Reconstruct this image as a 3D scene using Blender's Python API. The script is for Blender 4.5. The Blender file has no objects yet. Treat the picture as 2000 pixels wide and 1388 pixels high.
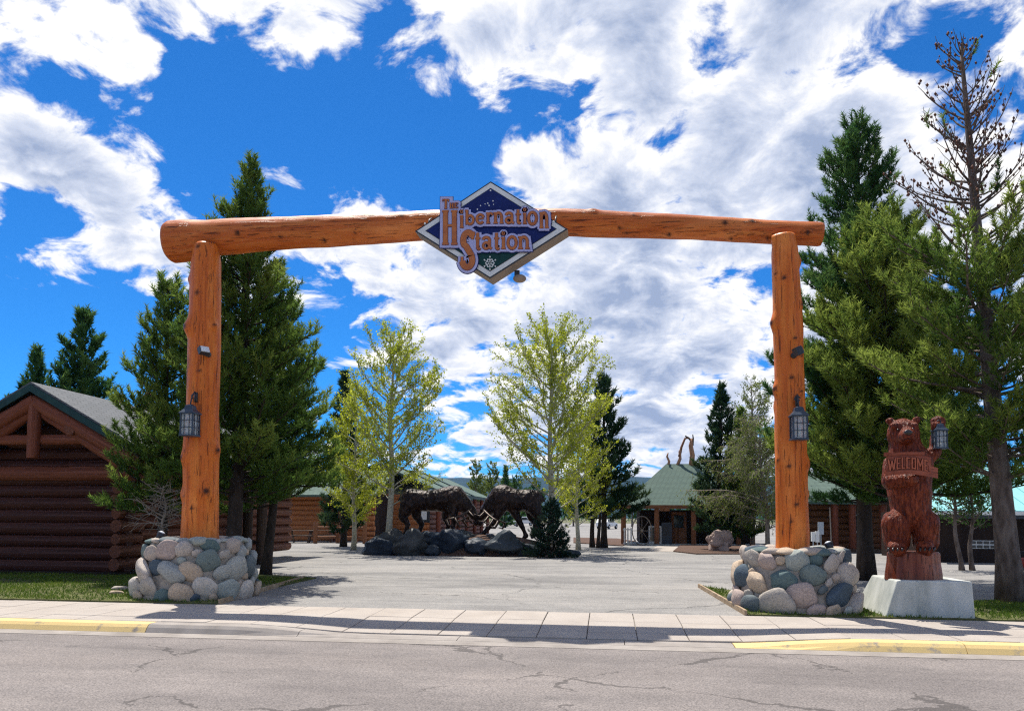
import bpy, bmesh, math, random
import numpy as np
from mathutils import Vector, Matrix, noise

SC = bpy.context.scene
COL = SC.collection
R = math.radians

# ------------------------------------------------------------------ camera
CAM_H = 1.65
PSI, PITCH, ROLL = R(7.1), R(3.5), R(0.35)
FPX, CX, CY = 1500.0, 1000.0, 918.0
CROT = Matrix.Rotation(PSI, 3, 'Z') @ Matrix.Rotation(math.pi / 2 + PITCH, 3, 'X') @ Matrix.Rotation(ROLL, 3, 'Z')
CAMP = Vector((0, 0, CAM_H))
cam_data = bpy.data.cameras.new('camera')
cam = bpy.data.objects.new('camera', cam_data)
COL.objects.link(cam)
cam.matrix_world = Matrix.Translation(CAMP) @ CROT.to_4x4()
cam_data.sensor_width = 36
cam_data.lens = FPX / 2000 * 36
cam_data.shift_y = (CY - 694) / 2000
cam_data.clip_start = 0.1
cam_data.clip_end = 9000
SC.camera = cam

# ------------------------------------------------------------------ sun, sky, exposure
SUN_TO = Vector((-1.36, 2.42, 5.95)).normalized()          # towards the sun
SUN_EL = math.asin(SUN_TO.z)
SUN_AZ = math.atan2(SUN_TO.x, SUN_TO.y)
sd = bpy.data.lights.new('sun', 'SUN')
sd.energy = 5.0
sd.angle = R(0.5)
sd.color = (1, 0.945, 0.85)
sun = bpy.data.objects.new('sun', sd)
COL.objects.link(sun)
sun.rotation_euler = (-SUN_TO).to_track_quat('-Z', 'Y').to_euler()
SC.view_settings.view_transform = 'Standard'
SC.view_settings.look = 'None'
SC.view_settings.gamma = 1
SC.view_settings.exposure = 0.45
SC.view_settings.use_curve_mapping = False
SC.cycles.use_denoising = False
SC.cycles.pixel_filter_type = 'BLACKMAN_HARRIS'
SC.cycles.filter_width = 1.2
SC.cycles.sample_clamp_indirect = 4.0
SC.cycles.max_bounces = 6
SC.cycles.transparent_max_bounces = 8

def ray(px, py):
    return CROT @ Vector(((px - CX) / FPX, -(py - CY) / FPX, -1))
def W(px, py, Y):                       # point of pixel ray on the upright plane Y
    d = ray(px, py)
    return CAMP + d * (Y / d.y)
def G(px, py, z=0.0):                   # point of pixel ray on the level z
    d = ray(px, py)
    return CAMP + d * ((z - CAM_H) / d.z)
FWD = Vector((-math.sin(PSI), math.cos(PSI), 0))
RGT = Vector((math.cos(PSI), math.sin(PSI), 0))
def at(px, d):                          # ground point d metres ahead in the direction of a picture column
    return FWD * d + RGT * (d * (px - CX) / FPX)
def zrow(py, d, px=1000):               # height of a picture row at distance d
    return CAM_H + (1010 + (px - 1000) * 0.0061 - py) / FPX * d

# ------------------------------------------------------------------ world: Nishita sky with a broken cloud layer
world = bpy.data.worlds.new('World')
SC.world = world
world.use_nodes = True
world.cycles.sampling_method = 'MANUAL'
world.cycles.sample_map_resolution = 512
nt = world.node_tree
for n in list(nt.nodes):
    nt.nodes.remove(n)
def wn(t, **kw):
    n = nt.nodes.new(t)
    for k, v in kw.items():
        setattr(n, k, v)
    return n
def wl(a, b):
    nt.links.new(a, b)
def wmath(op, a, b=None, clamp=False):
    n = wn('ShaderNodeMath', operation=op, use_clamp=clamp)
    for i, v in enumerate((a, b)):
        if v is None:
            continue
        if hasattr(v, 'is_output'):
            wl(v, n.inputs[i])
        else:
            n.inputs[i].default_value = v
    return n.outputs[0]
sky = wn('ShaderNodeTexSky', sky_type='NISHITA')
sky.sun_disc = False
sky.sun_elevation = SUN_EL
sky.sun_rotation = SUN_AZ % (2 * math.pi)
sky.altitude = 2000
sky.air_density = 1.0
sky.dust_density = 0.3
sky.ozone_density = 3.0
tc = wn('ShaderNodeTexCoord')
sep = wn('ShaderNodeSeparateXYZ')
wl(tc.outputs['Generated'], sep.inputs[0])
zz = wmath('ADD', wmath('MAXIMUM', sep.outputs[2], 0.0), 0.34)
comb = wn('ShaderNodeCombineXYZ')
wl(wmath('DIVIDE', sep.outputs[0], zz), comb.inputs[0])
wl(wmath('DIVIDE', sep.outputs[1], zz), comb.inputs[1])
def cloud_noise(offset, scale, detail, rough, dist):
    mp = wn('ShaderNodeMapping')
    mp.inputs['Location'].default_value = offset
    wl(comb.outputs[0], mp.inputs[0])
    nz = wn('ShaderNodeTexNoise')
    nz.inputs['Scale'].default_value = scale
    nz.inputs['Detail'].default_value = detail
    nz.inputs['Roughness'].default_value = rough
    nz.inputs['Distortion'].default_value = dist
    wl(mp.outputs[0], nz.inputs['Vector'])
    return nz.outputs[0]
def puff(offset):                          # big masses + billows with torn edges
    a = cloud_noise(offset, 2.6, 3, .5, .3)
    b = cloud_noise(offset, 8.5, 12, .60, .35)
    return wmath('ADD', wmath('MULTIPLY', wmath('SUBTRACT', a, .5), 0.65), wmath('MULTIPLY', wmath('SUBTRACT', b, .5), 1.15))
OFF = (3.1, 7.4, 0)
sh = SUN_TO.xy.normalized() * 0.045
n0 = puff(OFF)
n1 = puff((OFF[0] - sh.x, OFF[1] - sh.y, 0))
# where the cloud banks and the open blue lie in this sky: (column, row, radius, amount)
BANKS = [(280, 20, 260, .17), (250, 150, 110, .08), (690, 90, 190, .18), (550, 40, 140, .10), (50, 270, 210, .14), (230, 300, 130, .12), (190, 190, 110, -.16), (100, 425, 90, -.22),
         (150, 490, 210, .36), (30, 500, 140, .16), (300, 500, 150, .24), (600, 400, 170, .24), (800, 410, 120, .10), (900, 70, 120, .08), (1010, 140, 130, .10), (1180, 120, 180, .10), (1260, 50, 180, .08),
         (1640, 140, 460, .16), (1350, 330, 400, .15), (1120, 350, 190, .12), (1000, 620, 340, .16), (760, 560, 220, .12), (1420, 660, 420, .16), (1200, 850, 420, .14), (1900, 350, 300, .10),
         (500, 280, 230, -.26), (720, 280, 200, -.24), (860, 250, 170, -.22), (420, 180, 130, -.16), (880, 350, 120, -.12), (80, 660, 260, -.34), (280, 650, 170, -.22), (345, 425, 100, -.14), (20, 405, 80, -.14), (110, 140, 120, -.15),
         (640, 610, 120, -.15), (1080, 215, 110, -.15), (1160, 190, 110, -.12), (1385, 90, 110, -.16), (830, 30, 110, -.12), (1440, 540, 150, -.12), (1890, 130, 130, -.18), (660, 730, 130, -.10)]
cov = wmath('ADD', n0, 0.055)  # extra cloud cover all round, unseen sky included, added for more fill light
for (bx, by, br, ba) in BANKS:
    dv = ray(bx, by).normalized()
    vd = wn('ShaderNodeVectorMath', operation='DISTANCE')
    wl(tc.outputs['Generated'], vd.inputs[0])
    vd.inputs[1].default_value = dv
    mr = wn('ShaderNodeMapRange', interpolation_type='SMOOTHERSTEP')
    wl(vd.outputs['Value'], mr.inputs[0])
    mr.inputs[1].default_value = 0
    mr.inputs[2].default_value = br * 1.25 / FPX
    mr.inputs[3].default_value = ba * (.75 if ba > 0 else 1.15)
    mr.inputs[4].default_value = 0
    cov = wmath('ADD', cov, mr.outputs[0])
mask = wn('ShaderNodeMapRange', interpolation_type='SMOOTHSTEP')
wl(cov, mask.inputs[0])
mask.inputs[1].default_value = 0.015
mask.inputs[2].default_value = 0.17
# self-shading: white on the side towards the sun and at the thin edges, blue-grey in the thick middles
lit = wmath('MULTIPLY', wmath('SUBTRACT', n0, n1), 2.2)
thick = wn('ShaderNodeMapRange', interpolation_type='SMOOTHSTEP')
wl(cov, thick.inputs[0])
thick.inputs[1].default_value = 0.10
thick.inputs[2].default_value = 0.40
thick.inputs[3].default_value = 0.95
thick.inputs[4].default_value = 0.14
lit = wmath('ADD', lit, thick.outputs[0], clamp=True)
ccol = wn('ShaderNodeValToRGB')
ccol.color_ramp.elements[0].color = (0.27, 0.33, 0.47, 1)
ccol.color_ramp.elements[1].color = (0.88, 0.86, 0.83, 1)
e = ccol.color_ramp.elements.new(0.5)
e.color = (0.52, 0.56, 0.66, 1)
wl(lit, ccol.inputs[0])
skym = wn('ShaderNodeMix', data_type='RGBA', blend_type='MULTIPLY')
skym.inputs[0].default_value = 1
wl(sky.outputs[0], skym.inputs[6])
skym.inputs[7].default_value = (0.014, 0.062, 0.108, 1)
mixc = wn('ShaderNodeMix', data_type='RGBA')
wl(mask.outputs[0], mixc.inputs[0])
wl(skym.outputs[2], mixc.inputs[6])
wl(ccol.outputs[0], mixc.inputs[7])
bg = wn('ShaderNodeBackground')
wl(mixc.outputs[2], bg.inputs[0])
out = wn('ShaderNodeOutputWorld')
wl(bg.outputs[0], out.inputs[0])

# ------------------------------------------------------------------ mesh helpers
ORG = {}
class MB:
    def __init__(s):
        s.v, s.f, s.a = [], [], []
    def add(s, vs, fs, a=0.0):
        o = len(s.v)
        s.v += [tuple(p) for p in vs]
        s.a += ([a] * len(vs) if not isinstance(a, (list, tuple)) else list(a))
        s.f += [tuple(i + o for i in f) for f in fs]
        return s
    def box(s, c, size, rot=None):
        c = Vector(c)
        vs = []
        for k in range(8):
            p = Vector(((k & 1) - .5, ((k >> 1) & 1) - .5, (k >> 2) - .5)) * 1.0
            p = Vector((p.x * size[0], p.y * size[1], p.z * size[2]))
            if rot is not None:
                p = rot @ p
            vs.append(c + p)
        return s.add(vs, [(0, 2, 3, 1), (4, 5, 7, 6), (0, 1, 5, 4), (2, 6, 7, 3), (0, 4, 6, 2), (1, 3, 7, 5)])
    def beam(s, a, b, w, h, up=Vector((0, 0, 1))):
        a, b = Vector(a), Vector(b)
        d = (b - a)
        L = d.length
        x = d.normalized()
        y = up.cross(x).normalized()
        z = x.cross(y)
        return s.box((a + b) / 2, (L, w, h), Matrix((x, y, z)).transposed())
    def tube(s, pts, rad, n=10, caps=True, jit=0.0, seed=0.0):
        pts = [Vector(p) for p in pts]
        if not isinstance(rad, (list, tuple)):
            rad = [rad] * len(pts)
        vs, fs = [], []
        u = None
        for i, p in enumerate(pts):
            t = (pts[min(i + 1, len(pts) - 1)] - pts[max(i - 1, 0)])
            if t.length < 1e-9:
                t = Vector((0, 0, 1))
            t.normalize()
            if u is None:
                u = t.cross(Vector((0, 1, 0)) if abs(t.y) < .9 else Vector((1, 0, 0))).normalized()
            u = (u - t * u.dot(t)).normalized()
            w = t.cross(u)
            for k in range(n):
                a = 2 * math.pi * k / n
                dr = u * math.cos(a) + w * math.sin(a)
                r = rad[i]
                if jit:
                    r *= 1 + jit * noise.noise(p * 2.3 + dr * 1.1 + Vector((seed, 0, 0)))
                vs.append(p + dr * r)
        for i in range(len(pts) - 1):
            for k in range(n):
                k2 = (k + 1) % n
                fs.append((i * n + k, i * n + k2, (i + 1) * n + k2, (i + 1) * n + k))
        if caps:
            fs.append(tuple(range(n - 1, -1, -1)))
            fs.append(tuple((len(pts) - 1) * n + k for k in range(n)))
        return s.add(vs, fs)
    def capsule(s, p0, r0, p1, r1, n=12, m=5):
        p0, p1 = Vector(p0), Vector(p1)
        t = (p1 - p0).normalized()
        pts, rad = [], []
        for i in range(m):
            a = math.pi / 2 * (i + .15) / m
            pts.append(p0 - t * r0 * math.cos(a)); rad.append(r0 * math.sin(a))
        pts.append(p0); rad.append(r0); pts.append(p1); rad.append(r1)
        for i in range(m - 1, -1, -1):
            a = math.pi / 2 * (i + .15) / m
            pts.append(p1 + t * r1 * math.cos(a)); rad.append(r1 * math.sin(a))
        return s.tube(pts, rad, n)
    def ell(s, c, r, n=16, m=10, rot=None):
        c = Vector(c)
        vs, fs = [], []
        for i in range(m + 1):
            a = math.pi * i / m
            for k in range(n):
                b = 2 * math.pi * k / n
                p = Vector((r[0] * math.sin(a + 1e-4) * math.cos(b), r[1] * math.sin(a + 1e-4) * math.sin(b), r[2] * math.cos(a)))
                vs.append(c + (rot @ p if rot is not None else p))
        for i in range(m):
            for k in range(n):
                k2 = (k + 1) % n
                fs.append((i * n + k, (i + 1) * n + k, (i + 1) * n + k2, i * n + k2))
        return s.add(vs, fs)
    def prism(s, poly, ext):                 # closed polygon (any plane) swept by a vector
        ext = Vector(ext)
        n = len(poly)
        a = [Vector(p) for p in poly]
        fs = [tuple(range(n)), tuple(range(2 * n - 1, n - 1, -1))]
        for k in range(n):
            k2 = (k + 1) % n
            fs.append((k, k + n, k2 + n, k2))
        return s.add(a + [p + ext for p in a], fs)
    def build(s, name, mat, parent=None, smooth=False, org=None):
        if org is None:
            org = ORG.get(parent.as_pointer(), Vector((0, 0, 0))) if parent else Vector((0, 0, 0))
        me = bpy.data.meshes.new(name)
        me.from_pydata([(v[0] - org[0], v[1] - org[1], v[2] - org[2]) for v in s.v], [], s.f)
        if any(s.a):
            at_ = me.attributes.new('tint', 'FLOAT', 'POINT')
            at_.data.foreach_set('value', np.array(s.a, dtype=np.float32))
        if smooth:
            me.polygons.foreach_set('use_smooth', [True] * len(me.polygons))
        bm = bmesh.new(); bm.from_mesh(me)
        bmesh.ops.recalc_face_normals(bm, faces=bm.faces)
        bm.to_mesh(me); bm.free()
        me.materials.append(mat)
        o = bpy.data.objects.new(name, me)
        COL.objects.link(o)
        if parent:
            o.parent = parent
            ORG[o.as_pointer()] = Vector(org)
        else:
            o.location = org
            ORG[o.as_pointer()] = Vector(org)
        return o
def mesh_np(name, V, F, mat, parent=None, org=(0, 0, 0), tint=None):
    """fast triangle soup"""
    me = bpy.data.meshes.new(name)
    V = np.asarray(V, dtype=np.float32) - np.array(org, dtype=np.float32)
    F = np.asarray(F, dtype=np.int32)
    me.vertices.add(len(V)); me.vertices.foreach_set('co', V.ravel())
    me.loops.add(F.size); me.loops.foreach_set('vertex_index', F.ravel())
    me.polygons.add(len(F))
    me.polygons.foreach_set('loop_start', np.arange(0, F.size, F.shape[1], dtype=np.int32))
    if tint is not None:
        a = me.attributes.new('tint', 'FLOAT', 'POINT')
        a.data.foreach_set('value', np.asarray(tint, dtype=np.float32))
    me.update(calc_edges=True)
    me.materials.append(mat)
    o = bpy.data.objects.new(name, me)
    COL.objects.link(o)
    if parent:
        o.parent = parent
    else:
        o.location = org
    ORG[o.as_pointer()] = Vector(org)
    return o
def tag(o, label, cat, group=None):
    o['label'] = label
    o['category'] = cat
    if group:
        o['group'] = group
    return o
def thing(name, label, cat, loc, group=None):
    o = bpy.data.objects.new(name, None)
    COL.objects.link(o)
    o.location = loc
    o.empty_display_size = .2
    ORG[o.as_pointer()] = Vector(loc)
    return tag(o, label, cat, group)
def struct(o, label=None):
    o['kind'] = 'structure'
    if label:
        o['label'] = label
    return o
def place(name, mesh, parent, loc, rot=(0, 0, 0), scl=(1, 1, 1)):   # one more object on shared mesh data
    o = bpy.data.objects.new(name, mesh)
    COL.objects.link(o)
    o.location = Vector(loc) - (ORG.get(parent.as_pointer(), Vector()) if parent else Vector())
    o.rotation_euler = rot
    o.scale = scl
    if parent:
        o.parent = parent
    return o
def remeshed(mb, voxel, name, mat, parent=None, org=None, smooth_it=6, disp=None):
    o = mb.build(name, mat, parent, True, org)
    m = o.modifiers.new('r', 'REMESH'); m.mode = 'VOXEL'; m.voxel_size = voxel; m.use_smooth_shade = True
    if smooth_it:
        k = o.modifiers.new('s', 'SMOOTH'); k.iterations = smooth_it; k.factor = .5
    dg = bpy.context.evaluated_depsgraph_get()
    dg.update()
    me = bpy.data.meshes.new_from_object(o.evaluated_get(dg))
    o.modifiers.clear()
    o.data = me
    if disp:
        for v in me.vertices:
            v.co += v.normal * disp(v.co)
    me.materials.clear(); me.materials.append(mat)
    me.polygons.foreach_set('use_smooth', [True] * len(me.polygons))
    me.update()
    return o

# ------------------------------------------------------------------ materials
def mat_new(name):
    m = bpy.data.materials.new(name)
    m.use_nodes = True
    t = m.node_tree
    b = t.nodes['Principled BSDF']
    return m, t, b
def nnode(t, typ, ins=None, **kw):
    n = t.nodes.new(typ)
    for k, v in kw.items():
        setattr(n, k, v)
    for k, v in (ins or {}).items():
        if hasattr(v, 'is_output'):
            t.links.new(v, n.inputs[k])
        else:
            n.inputs[k].default_value = v
    return n
def c4(c):
    return (c[0], c[1], c[2], 1)
def ramp(t, fac, stops, interp='LINEAR'):
    n = t.nodes.new('ShaderNodeValToRGB')
    cr = n.color_ramp
    cr.interpolation = interp
    while len(cr.elements) < len(stops):
        cr.elements.new(0.5)
    for e_, (p, c) in zip(cr.elements, stops):
        e_.position = p
        e_.color = c4(c)
    t.links.new(fac, n.inputs[0])
    return n.outputs[0]
def coords(t, stretch=(1, 1, 1)):
    tc_ = t.nodes.new('ShaderNodeTexCoord')
    mp = nnode(t, 'ShaderNodeMapping', {'Vector': tc_.outputs['Object'], 'Scale': stretch})
    return mp.outputs[0]
def noise_t(t, vec, scale, detail=5, rough=.55, dist=0.0):
    return nnode(t, 'ShaderNodeTexNoise', {'Vector': vec, 'Scale': scale, 'Detail': detail, 'Roughness': rough, 'Distortion': dist}).outputs[0]
def mixrgb(t, fac, a, b, blend='MIX'):
    n = t.nodes.new('ShaderNodeMix')
    n.data_type = 'RGBA'
    n.blend_type = blend
    for k, v in ((0, fac), (6, a), (7, b)):
        if hasattr(v, 'is_output'):
            t.links.new(v, n.inputs[k])
        else:
            n.inputs[k].default_value = c4(v) if k > 0 and len(v) == 3 else v
    return n.outputs[2]
def mmath(t, op, a, b=0.0, clamp=False):
    n = t.nodes.new('ShaderNodeMath')
    n.operation = op
    n.use_clamp = clamp
    for i, v in enumerate((a, b)):
        if hasattr(v, 'is_output'):
            t.links.new(v, n.inputs[i])
        else:
            n.inputs[i].default_value = v
    return n.outputs[0]
def bumped(t, b, h, strength, dist=.02):
    n = nnode(t, 'ShaderNodeBump', {'Height': h, 'Strength': strength, 'Distance': dist})
    t.links.new(n.outputs[0], b.inputs['Normal'])
def simple(name, c1, c2=None, scale=5.0, stretch=(1, 1, 1), rough=.7, bump=.3, bdist=.02, metal=0.0, spec=.15, c3=None, detail=6):
    m, t, b = mat_new(name)
    v = coords(t, stretch)
    f = noise_t(t, v, scale, detail)
    c2 = c2 or tuple(x * .6 for x in c1)
    st = [(.3, c2), (.65, c1)] if c3 is None else [(.28, c2), (.5, c1), (.72, c3)]
    t.links.new(ramp(t, f, st), b.inputs['Base Color'])
    b.inputs['Roughness'].default_value = rough
    b.inputs['Metallic'].default_value = metal
    b.inputs['Specular IOR Level'].default_value = spec
    if bump:
        bumped(t, b, f, bump, bdist)
    return m
def wood(name, base, dark, streak, axis='x', rough=.55, scale=3.0, bump=.35, knots=False, spec=.14):
    m, t, b = mat_new(name)
    st = {'x': (.06, 1, 1), 'y': (1, .06, 1), 'z': (1, 1, .06)}[axis]
    v = coords(t, st)
    f = noise_t(t, v, scale * 4, 7, .6, .4)
    g = noise_t(t, coords(t, (.5, .5, .5)), 1.6, 3)
    col = ramp(t, f, [(.25, dark), (.45, base), (.75, streak)])
    col = mixrgb(t, mmath(t, 'MULTIPLY', g, .5), col, tuple(x * .5 for x in base))
    lp = noise_t(t, coords(t, tuple(x * 3 if x < 1 else .8 for x in st)), 2.4, 4, .6)
    lpf = nnode(t, 'ShaderNodeSeparateColor', {0: ramp(t, lp, [(.52, (0, 0, 0)), (.70, (1, 1, 1))])}).outputs[0]
    col = mixrgb(t, mmath(t, 'MULTIPLY', lpf, .55), col, tuple(min(1, x * 1.25 + .03) for x in streak))
    crack = noise_t(t, v, scale * 9, 4, .5, .2)
    ck = ramp(t, crack, [(.33, (1, 1, 1)), (.385, (0, 0, 0))])
    ckf = nnode(t, 'ShaderNodeSeparateColor', {0: ck}).outputs[0]
    chk = noise_t(t, coords(t, tuple(x * .35 if x < 1 else 1 for x in st)), scale * 5, 3, .55, .15)
    chf = nnode(t, 'ShaderNodeSeparateColor', {0: ramp(t, mmath(t, 'ABSOLUTE', mmath(t, 'SUBTRACT', chk, .47)), [(.004, (1, 1, 1)), (.012, (0, 0, 0))])}).outputs[0]
    chf = mmath(t, 'MULTIPLY', chf, mmath(t, 'GREATER_THAN', noise_t(t, coords(t, (.7, .7, .7)), 1.9, 2), .53))
    ckf = mmath(t, 'MAXIMUM', ckf, chf)
    col = mixrgb(t, mmath(t, 'MULTIPLY', ckf, .75), col, tuple(x * .3 for x in dark))
    if knots:
        a = t.nodes.new('ShaderNodeAttribute')
        a.attribute_name = 'tint'
        col = mixrgb(t, a.outputs['Fac'], col, (.035, .012, .006))
    t.links.new(col, b.inputs['Base Color'])
    b.inputs['Roughness'].default_value = rough
    b.inputs['Specular IOR Level'].default_value = spec
    bumped(t, b, mmath(t, 'SUBTRACT', f, mmath(t, 'MULTIPLY', ckf, .8)), bump, .02)
    return m
def foliage(name, dark, mid, light, trans=.35):
    m, t, b = mat_new(name)
    a = t.nodes.new('ShaderNodeAttribute')
    a.attribute_name = 'tint'
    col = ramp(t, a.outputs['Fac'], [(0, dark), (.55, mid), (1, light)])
    t.links.new(col, b.inputs['Base Color'])
    b.inputs['Roughness'].default_value = .7
    b.inputs['Specular IOR Level'].default_value = .06
    tr = nnode(t, 'ShaderNodeBsdfTranslucent', {'Color': col})
    mx = nnode(t, 'ShaderNodeMixShader', {0: trans, 1: b.outputs[0], 2: tr.outputs[0]})
    t.links.new(mx.outputs[0], t.nodes['Material Output'].inputs[0])
    return m
MT = {}
MT['post'] = wood('varnished_log_upright', (.68, .150, .018), (.30, .050, .008), (.84, .26, .04), 'z', .42, 3, .5, True, .22)
MT['beam'] = wood('varnished_log_lying', (.58, .130, .022), (.24, .045, .010), (.72, .25, .06), 'x', .45, 3, .55, True, .22)
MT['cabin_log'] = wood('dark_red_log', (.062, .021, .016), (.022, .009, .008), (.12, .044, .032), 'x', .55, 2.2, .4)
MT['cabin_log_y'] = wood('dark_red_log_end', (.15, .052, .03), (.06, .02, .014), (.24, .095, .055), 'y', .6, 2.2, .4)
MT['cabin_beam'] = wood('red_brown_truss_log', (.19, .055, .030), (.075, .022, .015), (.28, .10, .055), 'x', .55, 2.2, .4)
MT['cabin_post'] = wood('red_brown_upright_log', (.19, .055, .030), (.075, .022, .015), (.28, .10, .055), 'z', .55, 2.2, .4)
MT['orange_log'] = wood('orange_log', (.50, .18, .065), (.26, .08, .03), (.60, .26, .11), 'x', .55, 1.5, .3)
MT['brown_log'] = wood('brown_log', (.20, .085, .04), (.08, .032, .018), (.30, .15, .08), 'x', .65, 1.8, .4)
MT['brown_post'] = wood('brown_upright_log', (.24, .10, .048), (.10, .04, .02), (.36, .17, .09), 'z', .65, 1.8, .4)
MT['dark_post'] = wood('dark_weathered_post', (.055, .036, .026), (.02, .014, .011), (.10, .065, .05), 'z', .75, 2.5, .4)
MT['bench'] = wood('weathered_bench_wood', (.11, .075, .055), (.05, .035, .028), (.19, .14, .11), 'x', .7, 3, .3)
MT['edge_wood'] = wood('edging_wood', (.38, .27, .17), (.2, .13, .08), (.5, .4, .28), 'x', .7, 3, .3)
MT['ornament'] = wood('carved_ornament_wood', (.40, .20, .11), (.2, .09, .05), (.5, .3, .18), 'z', .6, 2, .3)
MT['dark_metal'] = simple('black_metal', (.018, .022, .03), (.010, .012, .018), 8, rough=.4, bump=.05, spec=.5)
MT['blue_metal'] = simple('weathered_lantern_metal', (.025, .045, .075), (.012, .02, .035), 12, rough=.4, bump=.15, bdist=.004, spec=.5)
MT['white_paint'] = simple('white_paint', (.75, .76, .74), (.62, .63, .62), 3, rough=.45, bump=.03)
MT['taupe'] = simple('taupe_sign_metal', (.30, .235, .185), (.24, .185, .145), 2.5, rough=.5, bump=.04)
MT['navy'] = simple('navy_sign_paint', (.010, .022, .135), (.008, .016, .10), 4, rough=.4, bump=.02)
MT['sign_green'] = simple('dark_green_sign_paint', (.010, .055, .05), (.008, .04, .04), 4, rough=.4, bump=.02)
MT['lavender'] = simple('lavender_letter_board', (.48, .48, .74), (.40, .41, .66), 4, rough=.5, bump=.02)
MT['letter'] = simple('copper_letter_paint', (.52, .18, .06), (.38, .12, .05), 6, rough=.5, bump=.03)
MT['letter_edge'] = simple('plum_letter_outline', (.12, .035, .07), (.09, .03, .06), 6, rough=.5, bump=.02)
MT['mortar'] = simple('mortar', (.40, .35, .29), (.26, .225, .19), 9, rough=.95, bump=.8, bdist=.03)
MT['concrete'] = simple('plinth_concrete', (.47, .485, .45), (.24, .265, .245), 2.6, (1, 1, .35), rough=.9, bump=.3, bdist=.01, c3=(.60, .61, .58))
MT['roof_green'] = None
MT['pane'] = None
def shingles(name, c1, c2, c3, row=.14, wid=.3):
    m, t, b = mat_new(name)
    v = coords(t)
    # shingle courses follow the slope: use height for the courses, the level axis for the tabs
    sp = nnode(t, 'ShaderNodeSeparateXYZ', {0: v})
    lv = mmath(t, 'ADD', sp.outputs[0], sp.outputs[1])
    cb = nnode(t, 'ShaderNodeCombineXYZ', {0: lv, 1: mmath(t, 'MULTIPLY', sp.outputs[2], 1.7)})
    br = nnode(t, 'ShaderNodeTexBrick', {'Vector': cb.outputs[0], 'Color1': c4(c1), 'Color2': c4(c2), 'Mortar': c4(tuple(x * .35 for x in c1)), 'Scale': 1.0, 'Mortar Size': .012, 'Brick Width': wid, 'Row Height': row, 'Bias': 0.0})
    f = noise_t(t, v, 1.3, 5)
    col = mixrgb(t, mmath(t, 'MULTIPLY', f, .6), br.outputs[0], c3)
    t.links.new(col, b.inputs['Base Color'])
    b.inputs['Roughness'].default_value = .85
    bumped(t, b, br.outputs[1], .6, -.02)
    return m
MT['roof_green'] = shingles('green_shingles', (.055, .105, .085), (.075, .13, .10), (.09, .14, .11))
MT['roof_grey'] = shingles('grey_shingles', (.085, .092, .10), (.125, .13, .14), (.075, .085, .10), .15, .33)
MT['roof_teal'] = simple('pale_teal_metal_roof', (.30, .60, .60), (.24, .52, .54), .6, rough=.4, bump=.05)
MT['fascia'] = simple('dark_green_fascia', (.018, .055, .055), (.012, .035, .038), 4, rough=.5, bump=.05)
MT['interior'] = simple('dark_plank_wall', (.035, .022, .018), (.016, .011, .010), 3, (1, 1, .2), rough=.8, bump=.2)
def pane_mat():
    m, t, b = mat_new('lantern_glass')
    b.inputs['Base Color'].default_value = (.85, .9, .92, 1)
    b.inputs['Roughness'].default_value = .12
    b.inputs['Transmission Weight'].default_value = .75
    b.inputs['IOR'].default_value = 1.1
    return m
MT['pane'] = pane_mat()
MT['candle'] = simple('cream_candle', (.75, .68, .5), (.65, .56, .4), 5, rough=.5, bump=0)
MT['lens'] = simple('pale_lamp_lens', (.72, .75, .78), (.6, .62, .65), 5, rough=.2, bump=0)
MT['glass_dark'] = simple('dark_window_glass', (.03, .04, .05), (.02, .025, .03), 2, rough=.08, bump=0, spec=.6)

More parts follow.
